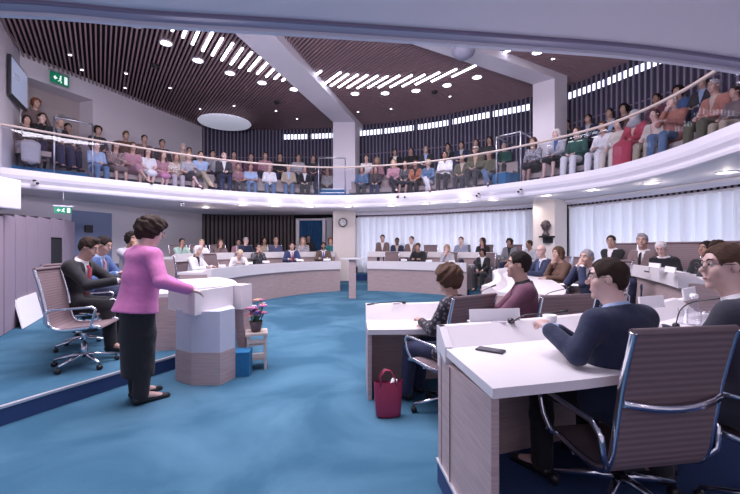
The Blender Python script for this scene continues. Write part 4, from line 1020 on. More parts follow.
def bottom_mesh(key, J, kind, res):
    key = ('bot', key, kind)
    if key in _cache: return _cache[key]
    f = Sdf(); g = .008; L = J['R']@V3(1, 0, 0); T = J['T']
    f.slab(T(0, 0, -.03), T(0, 0, .05), L, .158*J['w'], .112, .148*J['w'], .102, .03)
    if kind == 'trousers': leg_prims(f, J, g, .035, 1.0, 1)
    elif kind == 'shorts': leg_prims(f, J, g+.008, .04, .58)
    elif kind == 'skirt': leg_prims(f, J, g+.006, .16, .56); f.cone((J['hip'][1]+J['hip'][-1])/2, (J['K'][1]+J['K'][-1])/2, .10, .075, .06)
    elif kind == 'longskirt' and J['kind'] == 'stand':
        f.slab(J['P0']+V3(0, 0, .06), V3(0, .0, .62), L, .160, .118, .168, .130, .03); f.slab(V3(0, 0, .62), V3(0, .0, .20), L, .168, .130, .150, .120, .03); f.sub_plane((0, 0, .24), (0, 0, -1))
    elif kind == 'longskirt':
        leg_prims(f, J, g+.012, .16, .95, 1); m = (J['K'][1]+J['K'][-1])/2; a = (J['A'][1]+J['A'][-1])/2
        f.cone((J['hip'][1]+J['hip'][-1])/2, m, .11, .09, .08); f.cone(m, m+(a-m)*.9, .10, .12, .08)
    me = surfnet(f, res, 'bottom'); _cache[key] = me; return me
def shoe_mesh(key, J, s, res):
    key = ('shoe', key, s)
    if key in _cache: return _cache[key]
    f = Sdf(); a, t = J['A'][s], J['toe'][s]; d = t-a; d /= np.linalg.norm(d)
    f.cone(a+V3(0, -.03, -.045), a+V3(0, 0, 0), .038, .040, .03); f.cone(a+V3(0, -.02, -.045), t+d*.06, .036, .032, .03)
    me = surfnet(f, res, 'shoe'); _cache[key] = me; return me
def hair_mesh(style, res=.009):
    key = ('hair', style)
    if key in _cache: return _cache[key]
    f = Sdf(); amp, fr = .003, 90
    if style == 'cap':
        f.ell((0, -.012, .045), (.084, .10, .085), .02); f.slab((0, .06, .055), (0, .145, .045), V3(1, 0, 0), .07, .008, .05, .007, .02); f.sub_plane((0, 0, .045), (0, 0, -1)); amp = 0
    elif style == 'hijab':
        f.ell((0, -.012, .03), (.088, .106, .10), .02); f.cone((0, -.02, -.02), (0, .0, -.16), .085, .10, .06); f.ell((0, .02, -.19), (.15, .10, .06), .06); f.sub_ell((0, .12, -.02), (.052, .09, .078), .01); amp = .004; fr = 30
    elif style == 'bald':
        f.ell((0, -.014, .02), (.080, .098, .08), .02); f.sub_plane((0, 0, .045), (0, 0, 1)); f.sub_plane((0, 0, -.04), (0, 0, -1)); f.sub_plane((0, .02, 0), (0, 1, 0))
    else:
        g = {'short': .008, 'crop': .005, 'long': .014, 'bob': .018, 'curly': .028, 'bun': .008, 'wavy': .018, 'quiff': .010, 'bigcurly': .040}[style]
        f.ell((0, -.014, .038), (.075+g, .0935+g, .084+g), .015)
        if style in ('short', 'crop', 'quiff', 'bun'): f.ell((0, -.022, -.004), (.0775, .084, .078), .015)
        if style == 'quiff': f.cone((-.03, .045, .115), (.03, .05, .115), .022, None, .03)
        if style in ('long', 'wavy'):
            f.slab((0, -.055, .0), (0, -.07, -.20), V3(1, 0, 0), .088, .045, .085, .035, .04)
            for s in (1, -1): f.cone((s*.075, -.005, .03), (s*.085, .0, -.17), .024, .028, .03)
        if style == 'bob':
            for s in (1, -1): f.cone((s*.074, -.01, .03), (s*.082, .0, -.07), .026, .024, .03)
            f.slab((0, -.06, .0), (0, -.065, -.08), V3(1, 0, 0), .085, .045, .078, .035, .04)
        if style == 'bun': f.ell((0, -.125, .05), (.035, .035, .035), .015)
        if style in ('curly', 'bigcurly'): f.ell((0, -.06, -.02), (.085, .055, .075), .03); amp = .011; fr = 62
        f.sub_ell((0, .132, -.012), (.092-(.012 if style in ('bob', 'long', 'wavy') else 0), .103, .118), .012)
        if style in ('short', 'crop', 'bun', 'quiff'):
            f.sub_fn(lambda P: -np.maximum(P[:, 2]+.02, -.045-P[:, 1])); f.sub_plane((0, -.02, -.075), (0, .3, -1))
            f.sub_fn(lambda P: -np.maximum(np.maximum(.01-P[:, 1], P[:, 2]-.02), .06-np.abs(P[:, 0])))
        elif style in ('curly', 'bigcurly'): f.sub_plane((0, 0, -.11), (0, 0, -1))
    if amp:
        f0 = f; 
        class F2:
            def bbox(s): return f0.bbox(.04)
            def __call__(s, P): return f0(P)+amp*np.sin(P[:, 0]*fr+2*np.sin(P[:, 2]*fr*.6))*np.sin(P[:, 1]*fr*.8+P[:, 2]*fr*.5)
        g_ = F2()
    else: g_ = f
    me = surfnet(g_, res, 'hair'); _cache[key] = me; return me
def small_mesh(key, mb, mats):
    if key in _cache: return _cache[key]
    me = mb().mesh(key[0]); me['shared'] = 1
    for m in mats: me.materials.append(m)
    _cache[key] = me; return me
def eye_mb(s):
    m = MB(); Mx = Matrix.Translation((s*.031, .0725, .017))@R90
    m.lathe([(.0108*math.sin(a), -.0108*math.cos(a)) for a in np.linspace(.0, math.pi*.62, 5)][::-1], n=10, M=Mx@Matrix.Rotation(math.pi, 4, 'X'), mi=0)
    m.lathe([(0, -.0118), (.0062, -.0108), (.0064, -.0095)], n=8, M=Mx@Matrix.Rotation(0, 4, 'X'), mi=1)
    m.lathe([(0, .0119), (.0062, .0109), (.0064, .0095)], n=8, M=Mx, mi=1); return m
def brow_mb(s): return MB().tube([(s*.014, .083, .037), (s*.032, .083, .043), (s*.050, .070, .038)], [.003, .0042, .0025], 6)
def lips_mb():
    return MB().tube([(-.024, .0795, -.056), (-.01, .0905, -.054), (.01, .0905, -.054), (.024, .0795, -.056)], [.002, .0042, .0042, .002], 6, sz=1.2)
def glasses_mb():
    m = MB()
    for s in (1, -1):
        m.tube([(s*.033+.023*math.cos(a), .104-.004*abs(math.cos(a)), .014+.017*math.sin(a)) for a in np.linspace(0, 2*math.pi, 15)], .0018, 5, caps=False)
        m.tube([(s*.056, .10, .018), (s*.079, .075, .016), (s*.083, -.005, .012)], .0018, 5)
    m.tube([(-.010, .105, .018), (.010, .105, .018)], .0016, 5); return m
_pm = {}
def cmat(col, kind='cloth'):
    key = (tuple(round(c, 3) for c in col), kind)
    if key not in _pm:
        nm = {'skin': 'skin', 'hair': 'hair', 'cloth': 'woven_cloth', 'pattern': 'patterned_cloth', 'leather': 'shoe_leather', 'stripe': 'striped_cloth', 'check': 'checked_cloth'}[kind]
        if kind == 'skin':
            m = mat(nm, col, .5, noise=.08, nscale=14); b = m.node_tree.nodes['Principled BSDF']; b.inputs['Subsurface Weight'].default_value = .12; b.inputs['Subsurface Radius'].default_value = (.02, .008, .005)
        elif kind == 'hair': m = mat(nm, col, .7, noise=.35, nscale=70, bump=.5, bscale=150, spec=.2)
        elif kind == 'pattern':
            m = mat(nm, col, .85); nt = m.node_tree; v = nt.nodes.new('ShaderNodeTexVoronoi'); v.inputs['Scale'].default_value = 28
            tc = nt.nodes.new('ShaderNodeTexCoord'); nt.links.new(tc.outputs['Object'], v.inputs['Vector']); r = nt.nodes.new('ShaderNodeValToRGB'); r.color_ramp.elements[0].position = .3; r.color_ramp.elements[1].position = .45
            r.color_ramp.elements[0].color = (*[min(1, c*2.6+.12) for c in col], 1); r.color_ramp.elements[1].color = (*col, 1)
            nt.links.new(v.outputs['Distance'], r.inputs[0]); nt.links.new(r.outputs[0], nt.nodes['Principled BSDF'].inputs['Base Color'])
        elif kind in ('stripe', 'check'): m = wave_mat(nm, col, tuple(min(1, c*.25+.02) for c in col), 22 if kind == 'stripe' else 16, 'Z' if kind == 'stripe' else 'DIAGONAL', .8)
        elif kind == 'leather': m = mat(nm, col, .35)
        else: m = mat(nm, col, .88, noise=.12, nscale=30, bump=.55, bscale=11, sheen=.1)
        _pm[key] = m
    return _pm[key]
M['eye'] = mat('eye_white', (.75, .72, .72), .3); M['iris'] = mat('iris_dark', (.03, .02, .02), .2); M['lip'] = mat('lip', (.36, .13, .13), .5)
M['frame'] = mat('spectacle_frame', (.05, .04, .05), .3)
SK = {'a': (.62, .40, .34), 'b': (.50, .31, .25), 'c': (.34, .19, .14), 'd': (.16, .085, .06), 'p': (.70, .47, .42)}
HC = {'k': (.018, .012, .012), 'b': (.036, .021, .016), 'm': (.10, .056, .037), 'l': (.38, .26, .16), 'y': (.62, .48, .34), 'g': (.33, .31, .33), 'w': (.68, .65, .66), 'r': (.22, .075, .04)}
CC = dict(navy=(.022, .030, .075), black=(.014, .014, .018), char=(.04, .04, .05), grey=(.20, .20, .23), lgrey=(.42, .42, .47), white=(.78, .77, .80), cream=(.66, .60, .54), blue=(.07, .13, .30),
          lblue=(.34, .45, .66), denim=(.09, .16, .28), green=(.03, .10, .08), olive=(.10, .095, .06), lgreen=(.35, .50, .44), brown=(.12, .065, .045), rust=(.34, .13, .075), terra=(.40, .17, .13), red=(.45, .06, .10),
          pink=(.62, .26, .42), dpink=(.42, .22, .27), purple=(.14, .05, .085), khaki=(.40, .33, .25), beige=(.50, .41, .34), teal=(.03, .20, .22), magenta=(.62, .20, .52), taupe=(.17, .12, .12), floral=(.30, .26, .30))
def person(label, x, y, ztop=None, face=None, v=None, pose=None, skin='a', hair='short', hc='b', top=('shirt', 'white'), bot=('trousers', 'navy'), inner=None, tie=None, res=.016, s=None, floor=0.0,
           glasses=False, group=None, cat='person', shoe='black', fine=False, curl=30, belly=0.0, beard=False, dropz=0.0, smin=.86, clampz=None, stockings=None):
    """x,y = head position; ztop or pixel row v = top of the head"""
    pose = dict(pose or {}); fem = pose.get('fem', 0); key = tuple(sorted((k, str(q)) for k, q in pose.items()))+(res, curl)
    if ('J', key) not in _cache: _cache[('J', key)] = make_pose(**pose)
    J = _cache[('J', key)]
    if v is not None: ztop = EYE+(HZ-v)*y/F
    htop = J['H'][2]+.118*max(.7, J['HR'][2, 2])+.012
    if s is None: s = (ztop-floor)/htop; s = max(smin, min(1.08, s))
    zr = ztop-htop*s
    if clampz is not None: zr = max(floor-clampz, min(floor+clampz, zr))
    rz = math.radians(face-90); ca, sa = math.cos(rz), math.sin(rz); hx, hy = J['H'][0]*s, J['H'][1]*s
    e0 = empty('person', (x-(hx*ca-hy*sa), y-(hx*sa+hy*ca), zr), rz, s); tag(e0, label, cat, group)
    b = link('body', body_mesh(key, J, res, curl), e0, cmat(SK[skin], 'skin'))
    tk, tc = top[0], top[1]; pat = top[2] if len(top) > 2 else 'cloth'
    C_ = lambda c: CC[c] if isinstance(c, str) else c
    link({'jacket': 'suit_jacket', 'shirt': 'shirt', 'tee': 'short_sleeved_top', 'sweater': 'sweater', 'coat': 'coat', 'dress': 'dress_top'}[tk], top_mesh(key, J, tk, res, belly), e0, cmat(C_(tc), pat))
    if inner: link('inner_shirt', top_mesh(key, J, 'innershirt', res, belly), e0, cmat(C_(inner)))
    if tie:
        T = J['T']; tm = MB().tube([T(0, .075, .455), T(0, .112, .43), T(0, .130, .33), T(0, .136+belly*.5, .20), T(0, .135+belly*.5, .12)], [.016, .016, .02, .027, .024], 8, sz=.35 if False else 1)
        for i, p in enumerate(tm.v): pass
        tm.build('tie', cmat(C_(tie)), e0)
    link({'trousers': 'trousers', 'shorts': 'shorts', 'skirt': 'skirt', 'longskirt': 'long_skirt'}[bot[0]], bottom_mesh(key, J, bot[0], res), e0, cmat(C_(bot[1])))
    if stockings: link('stockings', bottom_mesh(key, J, 'trousers', res), e0, cmat(C_(stockings)))
    for sd in (1, -1): link('shoe', shoe_mesh(key, J, sd, res), e0, cmat(C_(shoe), 'leather'))
    HM = Matrix([[*J['HR'][i], J['H'][i]] for i in range(3)]+[[0, 0, 0, 1]])
    def onhead(nm, me, mm=None):
        o = link(nm, me, e0, mm); o.matrix_local = HM; return o
    if hair: onhead({'cap': 'cap', 'hijab': 'headscarf'}.get(hair, 'hair'), hair_mesh(hair, .006 if fine else .009), cmat(C_(hc) if hc in CC else HC[hc], 'cloth' if hair in ('cap', 'hijab') else 'hair'))
    for sd in (1, -1): onhead('eye', small_mesh(('eye', sd), lambda: eye_mb(sd), [M['eye'], M['iris']]))
    for sd in (1, -1): onhead('eyebrow', small_mesh(('eyebrow', sd), lambda: brow_mb(sd), [M['black_matte']]), cmat(HC['b'] if hc in ('w', 'g', 'y', 'l') else HC.get(hc, HC['b']), 'hair'))
    onhead('lips', small_mesh(('lips', 0), lips_mb, [M['lip']]))
    if glasses: onhead('glasses', small_mesh(('glasses', 0), glasses_mb, [M['frame']]))
    if beard:
        if ('beard', 0) not in _cache:
            f = Sdf(); f.ell((0, .024, -.045), (.059, .066, .072), .02); f.sub_plane((0, 0, -.048), (0, -.1, 1)); f.sub_ell((0, .10, -.055), (.028, .035, .013), .005); _cache[('beard', 0)] = surfnet(f, .006, 'beard')
        onhead('beard', _cache[('beard', 0)], cmat(HC.get(hc, HC['b']), 'hair'))
    return e0
def towards(x, y, tx=-.6, ty=6.0): return math.degrees(math.atan2(ty-y, tx-x))
# ---------------------------------------------------------------- presidium, lectern, small furniture
desk([(-1.80, 5.25), (-2.02, 5.9), (-2.45, 6.9), (-3.0, 7.6)], 1.05, .16, .90, .91, 'white topped presidium table behind the lectern', name='presidium_table', lip=.14, group=None, base=.0, endR=True)
e0 = empty('desk_wing', (-1.66, 5.0, 0)); tag(e0, 'white block on a slanted wooden support right behind the lectern', 'desk')
MB().prism([(-.22, -.12), (.055, -.20), (.12, .02), (-.16, .12)], .72, 1.02).build('top_block', M['laminate'], e0)
MB().add([(-.08, -.10, .72), (.06, -.14, .72), (.10, .0, .72), (-.05, .05, .72), (.0, -.12, 0), (.09, -.14, 0), (.12, .0, 0), (.02, .05, 0)], [(3, 2, 1, 0), (4, 5, 6, 7), (0, 1, 5, 4), (1, 2, 6, 5), (2, 3, 7, 6), (3, 0, 4, 7)]).build('slanted_support', M['oak'], e0)
e0 = empty('lectern', (-1.9, 4.45, 0)); tag(e0, 'white octagonal lectern with wooden base', 'lectern'); oo = (-1.9, 4.45)
bp_ = [(-2.19, 4.34), (-1.94, 4.18), (-1.63, 4.18), (-1.55, 4.42), (-1.72, 4.74), (-2.06, 4.74)]; tp_ = [(-2.36, 4.50), (-1.86, 4.09), (-1.66, 4.66), (-1.72, 4.84), (-2.25, 4.98)]
rel = lambda P, k=1: [((x-oo[0])*k, (y-oo[1])*k) for x, y in P]
MB().prism(rel(bp_, 1.015), 0, .35).build('base', M['oak'], e0)
MB().prism(rel(bp_), .352, .80).build('body', mat('white_lectern_panel', (.60, .62, .72), .4), e0)
MB().prism(rel(tp_), .77, 1.03).build('top_block', M['laminate'], e0)
MB().prism(rel(tp_, .62), 1.031, 1.036).build('reading_surface', mat('grey_reading_surface', (.38, .37, .42), .5), e0)
MB().box((-.02, .06, 1.041), (.21, .30, .006), .5).build('inset_plate', M['paper'], e0)
mb = MB().prism([(-1.60, 4.42), (-1.40, 4.46), (-1.43, 4.68), (-1.62, 4.66)], 0, .28); tag(mb.build('storage_box', M['carpet_up']), 'small dark blue box on the floor beside the lectern', 'box')
# flower stand
e0 = empty('plant_stand', (-1.42, 4.82, 0), .3, 1.1); e0.scale = (1.15, 1.15, .92); tag(e0, 'small cream wooden trolley carrying flowers beside the lectern', 'stand')
CRM = mat('cream_wood', (.62, .52, .47), .6)
for sx in (-.09, .09):
    for sy in (-.11, .11): MB().box((sx, sy, .23), (.025, .025, .46)).build('leg', CRM, e0)
for z, k in ((.14, 0), (.33, 1)):
    MB().box((0, 0, z), (.20, .24, .018)).build('shelf', CRM, e0); MB().box((0, -.12, z+.05), (.2, .014, .05)).build('shelf_rim', CRM, e0)
MB().box((0, 0, .47), (.23, .27, .03)).build('tray', CRM, e0)
e0 = empty('flower_bouquet', (-1.42, 4.80, .448), 0, 1.1); tag(e0, 'bouquet of pink, white and purple flowers on the cream trolley', 'flowers')
MB().lathe([(.05, 0), (.075, .12), (.07, .12), (.045, .005), (0, .005)], n=14).build('pot', mat('dark_pot', (.10, .07, .08), .5), e0)
rr = random.Random(4)
for i in range(26):
    a = rr.uniform(0, 6.28); r = rr.uniform(.02, .13); h = rr.uniform(.15, .36); p = (r*math.cos(a), r*math.sin(a), h)
    st = MB().tube([(0, 0, .08), (p[0]*.6, p[1]*.6, h*.6), p], .004, 5).build('stem', cmat((.05, .12, .05)), e0)
    m = MB(); R_ = rr.uniform(.03, .05)
    for k in range(6):
        b = k*math.pi/3; m.lathe([(0, -.3*R_), (.5*R_, 0), (0, .35*R_)], (p[0]+.6*R_*math.cos(b), p[1]+.6*R_*math.sin(b), p[2]), 7)
    m.lathe([(0, -.2*R_), (.4*R_, .2*R_), (0, .5*R_)], p, 7, mi=1)
    m.build('blossom', [cmat(rr.choice([(.62, .20, .38), (.75, .68, .75), (.26, .18, .50), (.30, .12, .42), (.68, .42, .30)])), cmat((.5, .35, .1))], st)
# ballot column in the middle
e0 = empty('pedestal_table', (X(352.5, 11.3), 11.3, 0)); tag(e0, 'slim wooden pedestal with a white top in the gap between the far desks', 'pedestal')
MB().box((0, 0, .57), (.20, .20, 1.14)).build('pedestal', M['oak'], e0); MB().prism([(-.36, -.1), (-.25, -.2), (.25, -.2), (.36, -.1), (.36, .15), (-.36, .15)], 1.14, 1.18).build('top', M['laminate'], e0)
# red bag
e0 = empty('handbag', (X(388, 3.45), 3.42, 0), .15); tag(e0, 'dark red leather handbag standing on the blue carpet by the desk', 'bag')
BAG = mat('red_leather', (.34, .03, .085), .42, noise=.15, nscale=12)
vs = []; fs = []; prf = [(.095, .05, 0), (.112, .06, .02), (.118, .058, .12), (.125, .045, .22), (.13, .028, .30)]; n = 24
for (a_, b_, z) in prf:
    for k in range(n):
        t = 2*math.pi*k/n; c_, s_ = math.cos(t), math.sin(t); f_ = (abs(c_)**3.2+abs(s_)**3.2)**(-1/3.2); vs.append((a_*f_*c_, b_*f_*s_, z+(.02*c_*c_ if z > .25 else 0)))
for i in range(len(prf)-1):
    for k in range(n): fs.append((i*n+k, i*n+(k+1) % n, (i+1)*n+(k+1) % n, (i+1)*n+k))
MB().add(vs, fs, 0, True).add(vs[:n], [list(range(n))[::-1]]).build('body', BAG, e0)
for sy in (-.028, .028): MB().tube([(-.075, sy, .27), (-.07, sy*.9, .36), (-.03, sy*.6, .41), (.02, sy*.6, .40), (.055, sy*.9, .34), (.07, sy, .27)], .007, 6).build('handle', BAG, e0)
MB().tube([(.02, 0, .20), (.06, 0, .325)], .028, 8, sz=.5).build('paper_tissue', M['paper'], e0)
# ---------------------------------------------------------------- things on desks
def phone(x, y, z, rz, label):
    e0 = empty('mobile_phone', (x, y, z), rz); tag(e0, label, 'phone'); MB().rbox((0, 0, .005), (.078, .155, .009), .003).build('case', M['black'], e0); MB().box((0, 0, .0098), (.07, .145, .0008)).build('screen', mat('dark_glass', (.02, .025, .04), .08), e0)
x, y = U(490.5, 351, .90); phone(x, y, .901, .95, 'dark smartphone lying on the near white desk')
def mic(bx, by, z, pts, label, plate=True, rz=0):
    e0 = empty('desk_microphone', (bx, by, z)); tag(e0, label, 'microphone', 'gooseneck microphones on the desks')
    MB().lathe([(.024, 0), (.022, .018), (.012, .028), (0, .028)], n=14).build('base', M['black'], e0)
    p = [Vector((0, 0, .02))]+[Vector(q)-Vector((bx, by, z)) for q in pts]; P = [tuple(q) for q in p]
    P = [tuple(float(c) for c in q) for q in smooth(P, 5)] if len(P) > 2 else P
    MB().tube(P[:-2], .0045, 6).build('gooseneck', M['black'], e0); MB().tube(P[-3:], [.007, .010, .009], 8).build('capsule', M['black'], e0)
    if plate: MB().box((-.085, .0, .004), (.09, .05, .007), rz).build('button_plate', mat('grey_button_plate', (.58, .55, .60), .5), e0)
def A3(px, v, y): return (X(px, y), y, EYE+(HZ-v)*y/F)
mic(*A3(511, 332, 2.55)[:2], 1.0, [A3(512, 322, 2.52), A3(524, 315.5, 2.5), A3(545, 313.5, 2.45), A3(568, 311, 2.4)], 'black gooseneck microphone on the rim of the near desk', rz=-.1)
mic(*A3(676, 322, 2.75)[:2], .93, [A3(680, 311, 2.7), A3(690, 303, 2.6), A3(708, 300, 2.5), A3(728, 297.5, 2.4)], 'black gooseneck microphone between the suit man and the man in glasses', plate=False)
mic(*A3(404, 309, 4.34)[:2], .865, [A3(404, 303, 4.34), A3(400, 301.5, 4.3), A3(385, 302.5, 4.25), A3(367, 304.5, 4.2)], 'black microphone bent flat over the white desk by the red bag')
mic(*A3(545, 298, 4.3)[:2], .93, [A3(549, 293, 4.3), A3(560, 290, 4.3), A3(573, 287, 4.3)], 'thin gooseneck microphone pointing at the man with raised hands', plate=False)
mic(*A3(549, 279, 7.2)[:2], .95, [A3(553, 274, 7.2), A3(562, 270, 7.2)], 'small microphone in front of the woman in brown', plate=False)
mic(*A3(474, 302, 4.6)[:2], .84, [A3(477, 296, 4.6), A3(484, 290, 4.6), A3(496, 285, 4.6)], 'microphone left of the man in the purple jacket', plate=False)
def plate(px0, px1, v0, v1, y, label, dy=0):
    a_, b_ = A3(px0, v1, y), A3(px1, v1, y+dy); h = (v1-v0)*y/F; c_ = ((a_[0]+b_[0])/2, (a_[1]+b_[1])/2, a_[2])
    e0 = empty('name_plate', c_, math.atan2(b_[1]-a_[1], b_[0]-a_[0])); tag(e0, label, 'name plate', 'white name plates on the desks')
    w = math.dist(a_, b_); MB().box((0, 0, h/2), (w, .012, h), M=Matrix.Rotation(-.12, 4, 'X')).build('plate', M['paper'], e0); MB().box((0, .02, .006), (w, .06, .01)).build('foot', M['paper'], e0)
plate(470, 520, 309.5, 323, 2.56, 'large blank white name plate on the rim of the near desk', .05)
plate(640, 664, 297, 309, 2.85, 'white name plate in front of the suit man at the near desk', .1)
plate(684, 696, 289, 301, 3.2, 'narrow white name plate near the water carafe', .2)
plate(649, 660, 262.5, 267, 4.9, 'small white name plate before the white-haired man', -.3); plate(665, 675, 266, 271.5, 4.35, 'white name plate at the corner of the raised desk', -.3)
for i, (px, y_, l) in enumerate(((222, 9.2, 'farthest left on the long left desk'), (249, 10.6, 'before the woman in patterned top'), (266, 11.4, 'left of the navy suit man'), (300, 12.6, 'before the navy suit man'), (327, 13.1, 'before the brown suit man'))):
    plate(px-3.5, px+3.5, HZ+(EYE-1.02)*F/y_-2.5, HZ+(EYE-1.02)*F/y_-.5, y_+.05, 'tiny name plate '+l)
for i, (px, y_, l) in enumerate(((404, 13.05, 'before the man in black sweater'), (429, 12.3, 'right of the man in black sweater'), (452, 11.95, 'at the corner of the far centre desk'))):
    plate(px-3, px+3, HZ+(EYE-1.02)*F/y_-2.2, HZ+(EYE-1.02)*F/y_-.3, y_+.08, 'tiny name plate '+l)
def paper(x, y, z, rz, w, h, label): 
    o = MB().box((0, 0, .002), (w, h, .004)).build('paper_sheet', M['paper'], None, (x, y, z)); o.rotation_euler = (0, 0, rz); tag(o, label, 'paper', 'paper sheets on the desks')
paper(*A3(620, 322, 2.45)[:2], .901, .4, .21, .30, 'white paper sheet on the near desk behind the suit man')
paper(*A3(713, 318, 2.5)[:2], .901, .2, .21, .30, 'white paper under the glasses man on the near desk')
paper(-2.45, 5.5, .912, .3, .30, .42, 'open paper on the presidium table before the first seated man'); paper(-2.75, 6.25, .912, .5, .3, .42, 'paper on the presidium table before the second seated man'); paper(-2.35, 6.1, .912, .9, .21, .3, 'single sheet near the front rim of the presidium table')
paper(*A3(572, 283, 5.8)[:2], .931, .5, .3, .4, 'papers under the man with raised hands'); paper(*A3(520, 275, 7.4)[:2], .931, .9, .3, .4, 'papers at the far end of the right desk')
GL = glassmat('drinking_glass', (.95, .95, .97), .08, .7)
def glass(x, y, z, label, h=.12, r=.034):
    o = MB().lathe([(r*.85, 0), (r, h), (r*.93, h), (r*.78, .006), (0, .006)], n=14).build('drinking_glass', GL, None, (x, y, z)); tag(o, label, 'glass', 'drinking glasses on the desks')
def carafe(x, y, z, label, s=1):
    e0 = empty('water_carafe', (x, y, z), 0, s); tag(e0, label, 'carafe', 'glass water carafes'); MB().lathe([(.045, 0), (.055, .02), (.055, .14), (.035, .19), (.028, .24), (.034, .27), (.031, .27), (.024, .24), (.05, .14), (.05, .01), (0, .01)], n=18).build('carafe_body', GL, e0)
    MB().lathe([(.03, .262), (.036, .275), (.03, .30), (0, .305)], n=14).build('stopper', M['paper'], e0)
carafe(*A3(694, 322, 2.95)[:2], .90, 'glass water carafe between the near right men', .8); glass(*A3(706, 312, 2.9)[:2], .90, 'drinking glass right of the near carafe'); glass(*A3(683, 312, 3.0)[:2], .90, 'drinking glass left of the near carafe')
glass(*A3(548, 272, 7.6)[:2], .93, 'drinking glass before the bald man in suit'); glass(*A3(553, 274, 7.0)[:2], .93, 'drinking glass before the woman in brown'); carafe(*A3(543, 273, 7.7)[:2], .93, 'small carafe before the bald man in suit', .8)
glass(X(423, 12.8), 13.0, .951, 'left drinking glass beside the man in black sweater'); glass(X(426.5, 12.8), 12.95, .951, 'right drinking glass beside the man in black sweater')
# white cup in the suit man's hands
o = MB().lathe([(.028, 0), (.040, .10), (.037, .10), (.025, .006), (0, .006)], n=18).build('paper_cup', M['paper'], None, (1.06, 2.27, 1.0)); tag(o, 'white paper cup held in the hands of the navy suit man', 'cup')
e0 = empty('laptop', (4.0, 5.32, 1.151), math.radians(250-90)); tag(e0, 'black laptop on the raised desk before the white-haired man', 'laptop')
MB().box((0, 0, .008), (.30, .21, .014)).build('keyboard_base', M['black'], e0); MB().box((0, .10, .10), (.30, .01, .19), M=None).build('screen', M['black'], e0)
e0 = empty('tablet', (*A3(710, 322, 2.35)[:2], .902), .1); tag(e0, 'dark tablet lying on the near desk by the glasses man', 'tablet'); MB().rbox((0, 0, .005), (.24, .17, .009), .003).build('case', M['black'], e0); MB().box((0, 0, .0102), (.21, .15, .001)).build('screen', mat('tablet_glass', (.02, .025, .05), .1), e0)
# ---------------------------------------------------------------- people in the hall
P_ = person
def hp(label, px, v, y, face=None, chairlab=None, fl=0.2, cs=1.0, coff=.0, **k):
    x = X(px, y); f = towards(x, y) if face is None else face
    e = P_(label, x, y, face=f, v=v, floor=fl, **k)
    if chairlab:
        a = math.radians(f); chair(e.location.x-.03*math.cos(a), e.location.y-.03*math.sin(a), f, chairlab, GC, z=fl, s=cs, full=False)
    return e
# standing woman
pw = hp('woman in a pink blazer and long black skirt standing at the lectern', 150.5, 219, 3.86, 56, fl=0, stockings='black', skin='p', hair='bigcurly', hc='b', res=.009, fine=True, glasses=True, top=('coat', (.60, .19, .43)), bot=('longskirt', 'black'), smin=.9,
   pose=dict(kind='stand', lean=7, fem=1, yaw=26, pitch=16, bulk=1.06, wr=((.33, .27, 1.03), (.02, .42, 1.00))), curl=14)
pw.scale = (pw.scale[0]*1.08, pw.scale[1]*1.08, pw.scale[2])
# presidium men and chairs
chair(X(86, 4.55)+.13, 4.35, 15, 'empty ribbed swivel chair at the left, nearest the standing woman', GC, z=.16, s=1.0, twist=.5)
chair(X(84, 5.15), 5.15, 10, 'swivel chair of the first seated man behind the empty chair', GC, z=.16, twist=.2)
chair(-4.25, 6.05, 10, 'swivel chair of the second man at the presidium table', GC, z=.16)
hp('man in black suit and red tie bent over papers behind the empty chair', 89, 237.5, 4.75, 8, fl=.16, res=.010, fine=True, skin='b', hair='quiff', hc='b', top=('jacket', 'black'), inner='white', tie='red', bot=('trousers', 'black'), pose=dict(lean=16, arms='table', pitch=22, wr=((.13, .56, .80), (-.10, .60, .80))), curl=35)
hp('man in dark blue suit at the presidium table, second from the left', 104, 236.5, 5.75, 0, fl=.16, res=.012, skin='b', hair='short', hc='k', top=('jacket', 'blue'), inner='lblue', tie='dpink', bot=('trousers', 'navy'), pose=dict(lean=14, arms='table', pitch=20))
hp('dark haired person with raised arm half hidden by the standing woman', 132, 232, 7.4, -25, fl=.16, res=.014, skin='c', hair='curly', hc='k', top=('shirt', 'lgrey'), bot=('trousers', 'navy'), pose=dict(lean=4, arms='face'), smin=.9)
e0 = empty('lounge_chair', (X(118, 8.0), 8.0, 0), .3); tag(e0, 'dark brown chair in the background left of the standing woman', 'chair')
MB().rbox((0, .28, .75), (.6, .10, .8), .03).build('backrest', M['clay'], e0); MB().rbox((0, 0, .42), (.6, .55, .12), .03).build('seat', M['clay'], e0)
for a_ in (-.26, .26):
    for b_ in (-.22, .24): MB().box((a_, b_, .18), (.04, .04, .36)).build('leg', M['black'], e0)
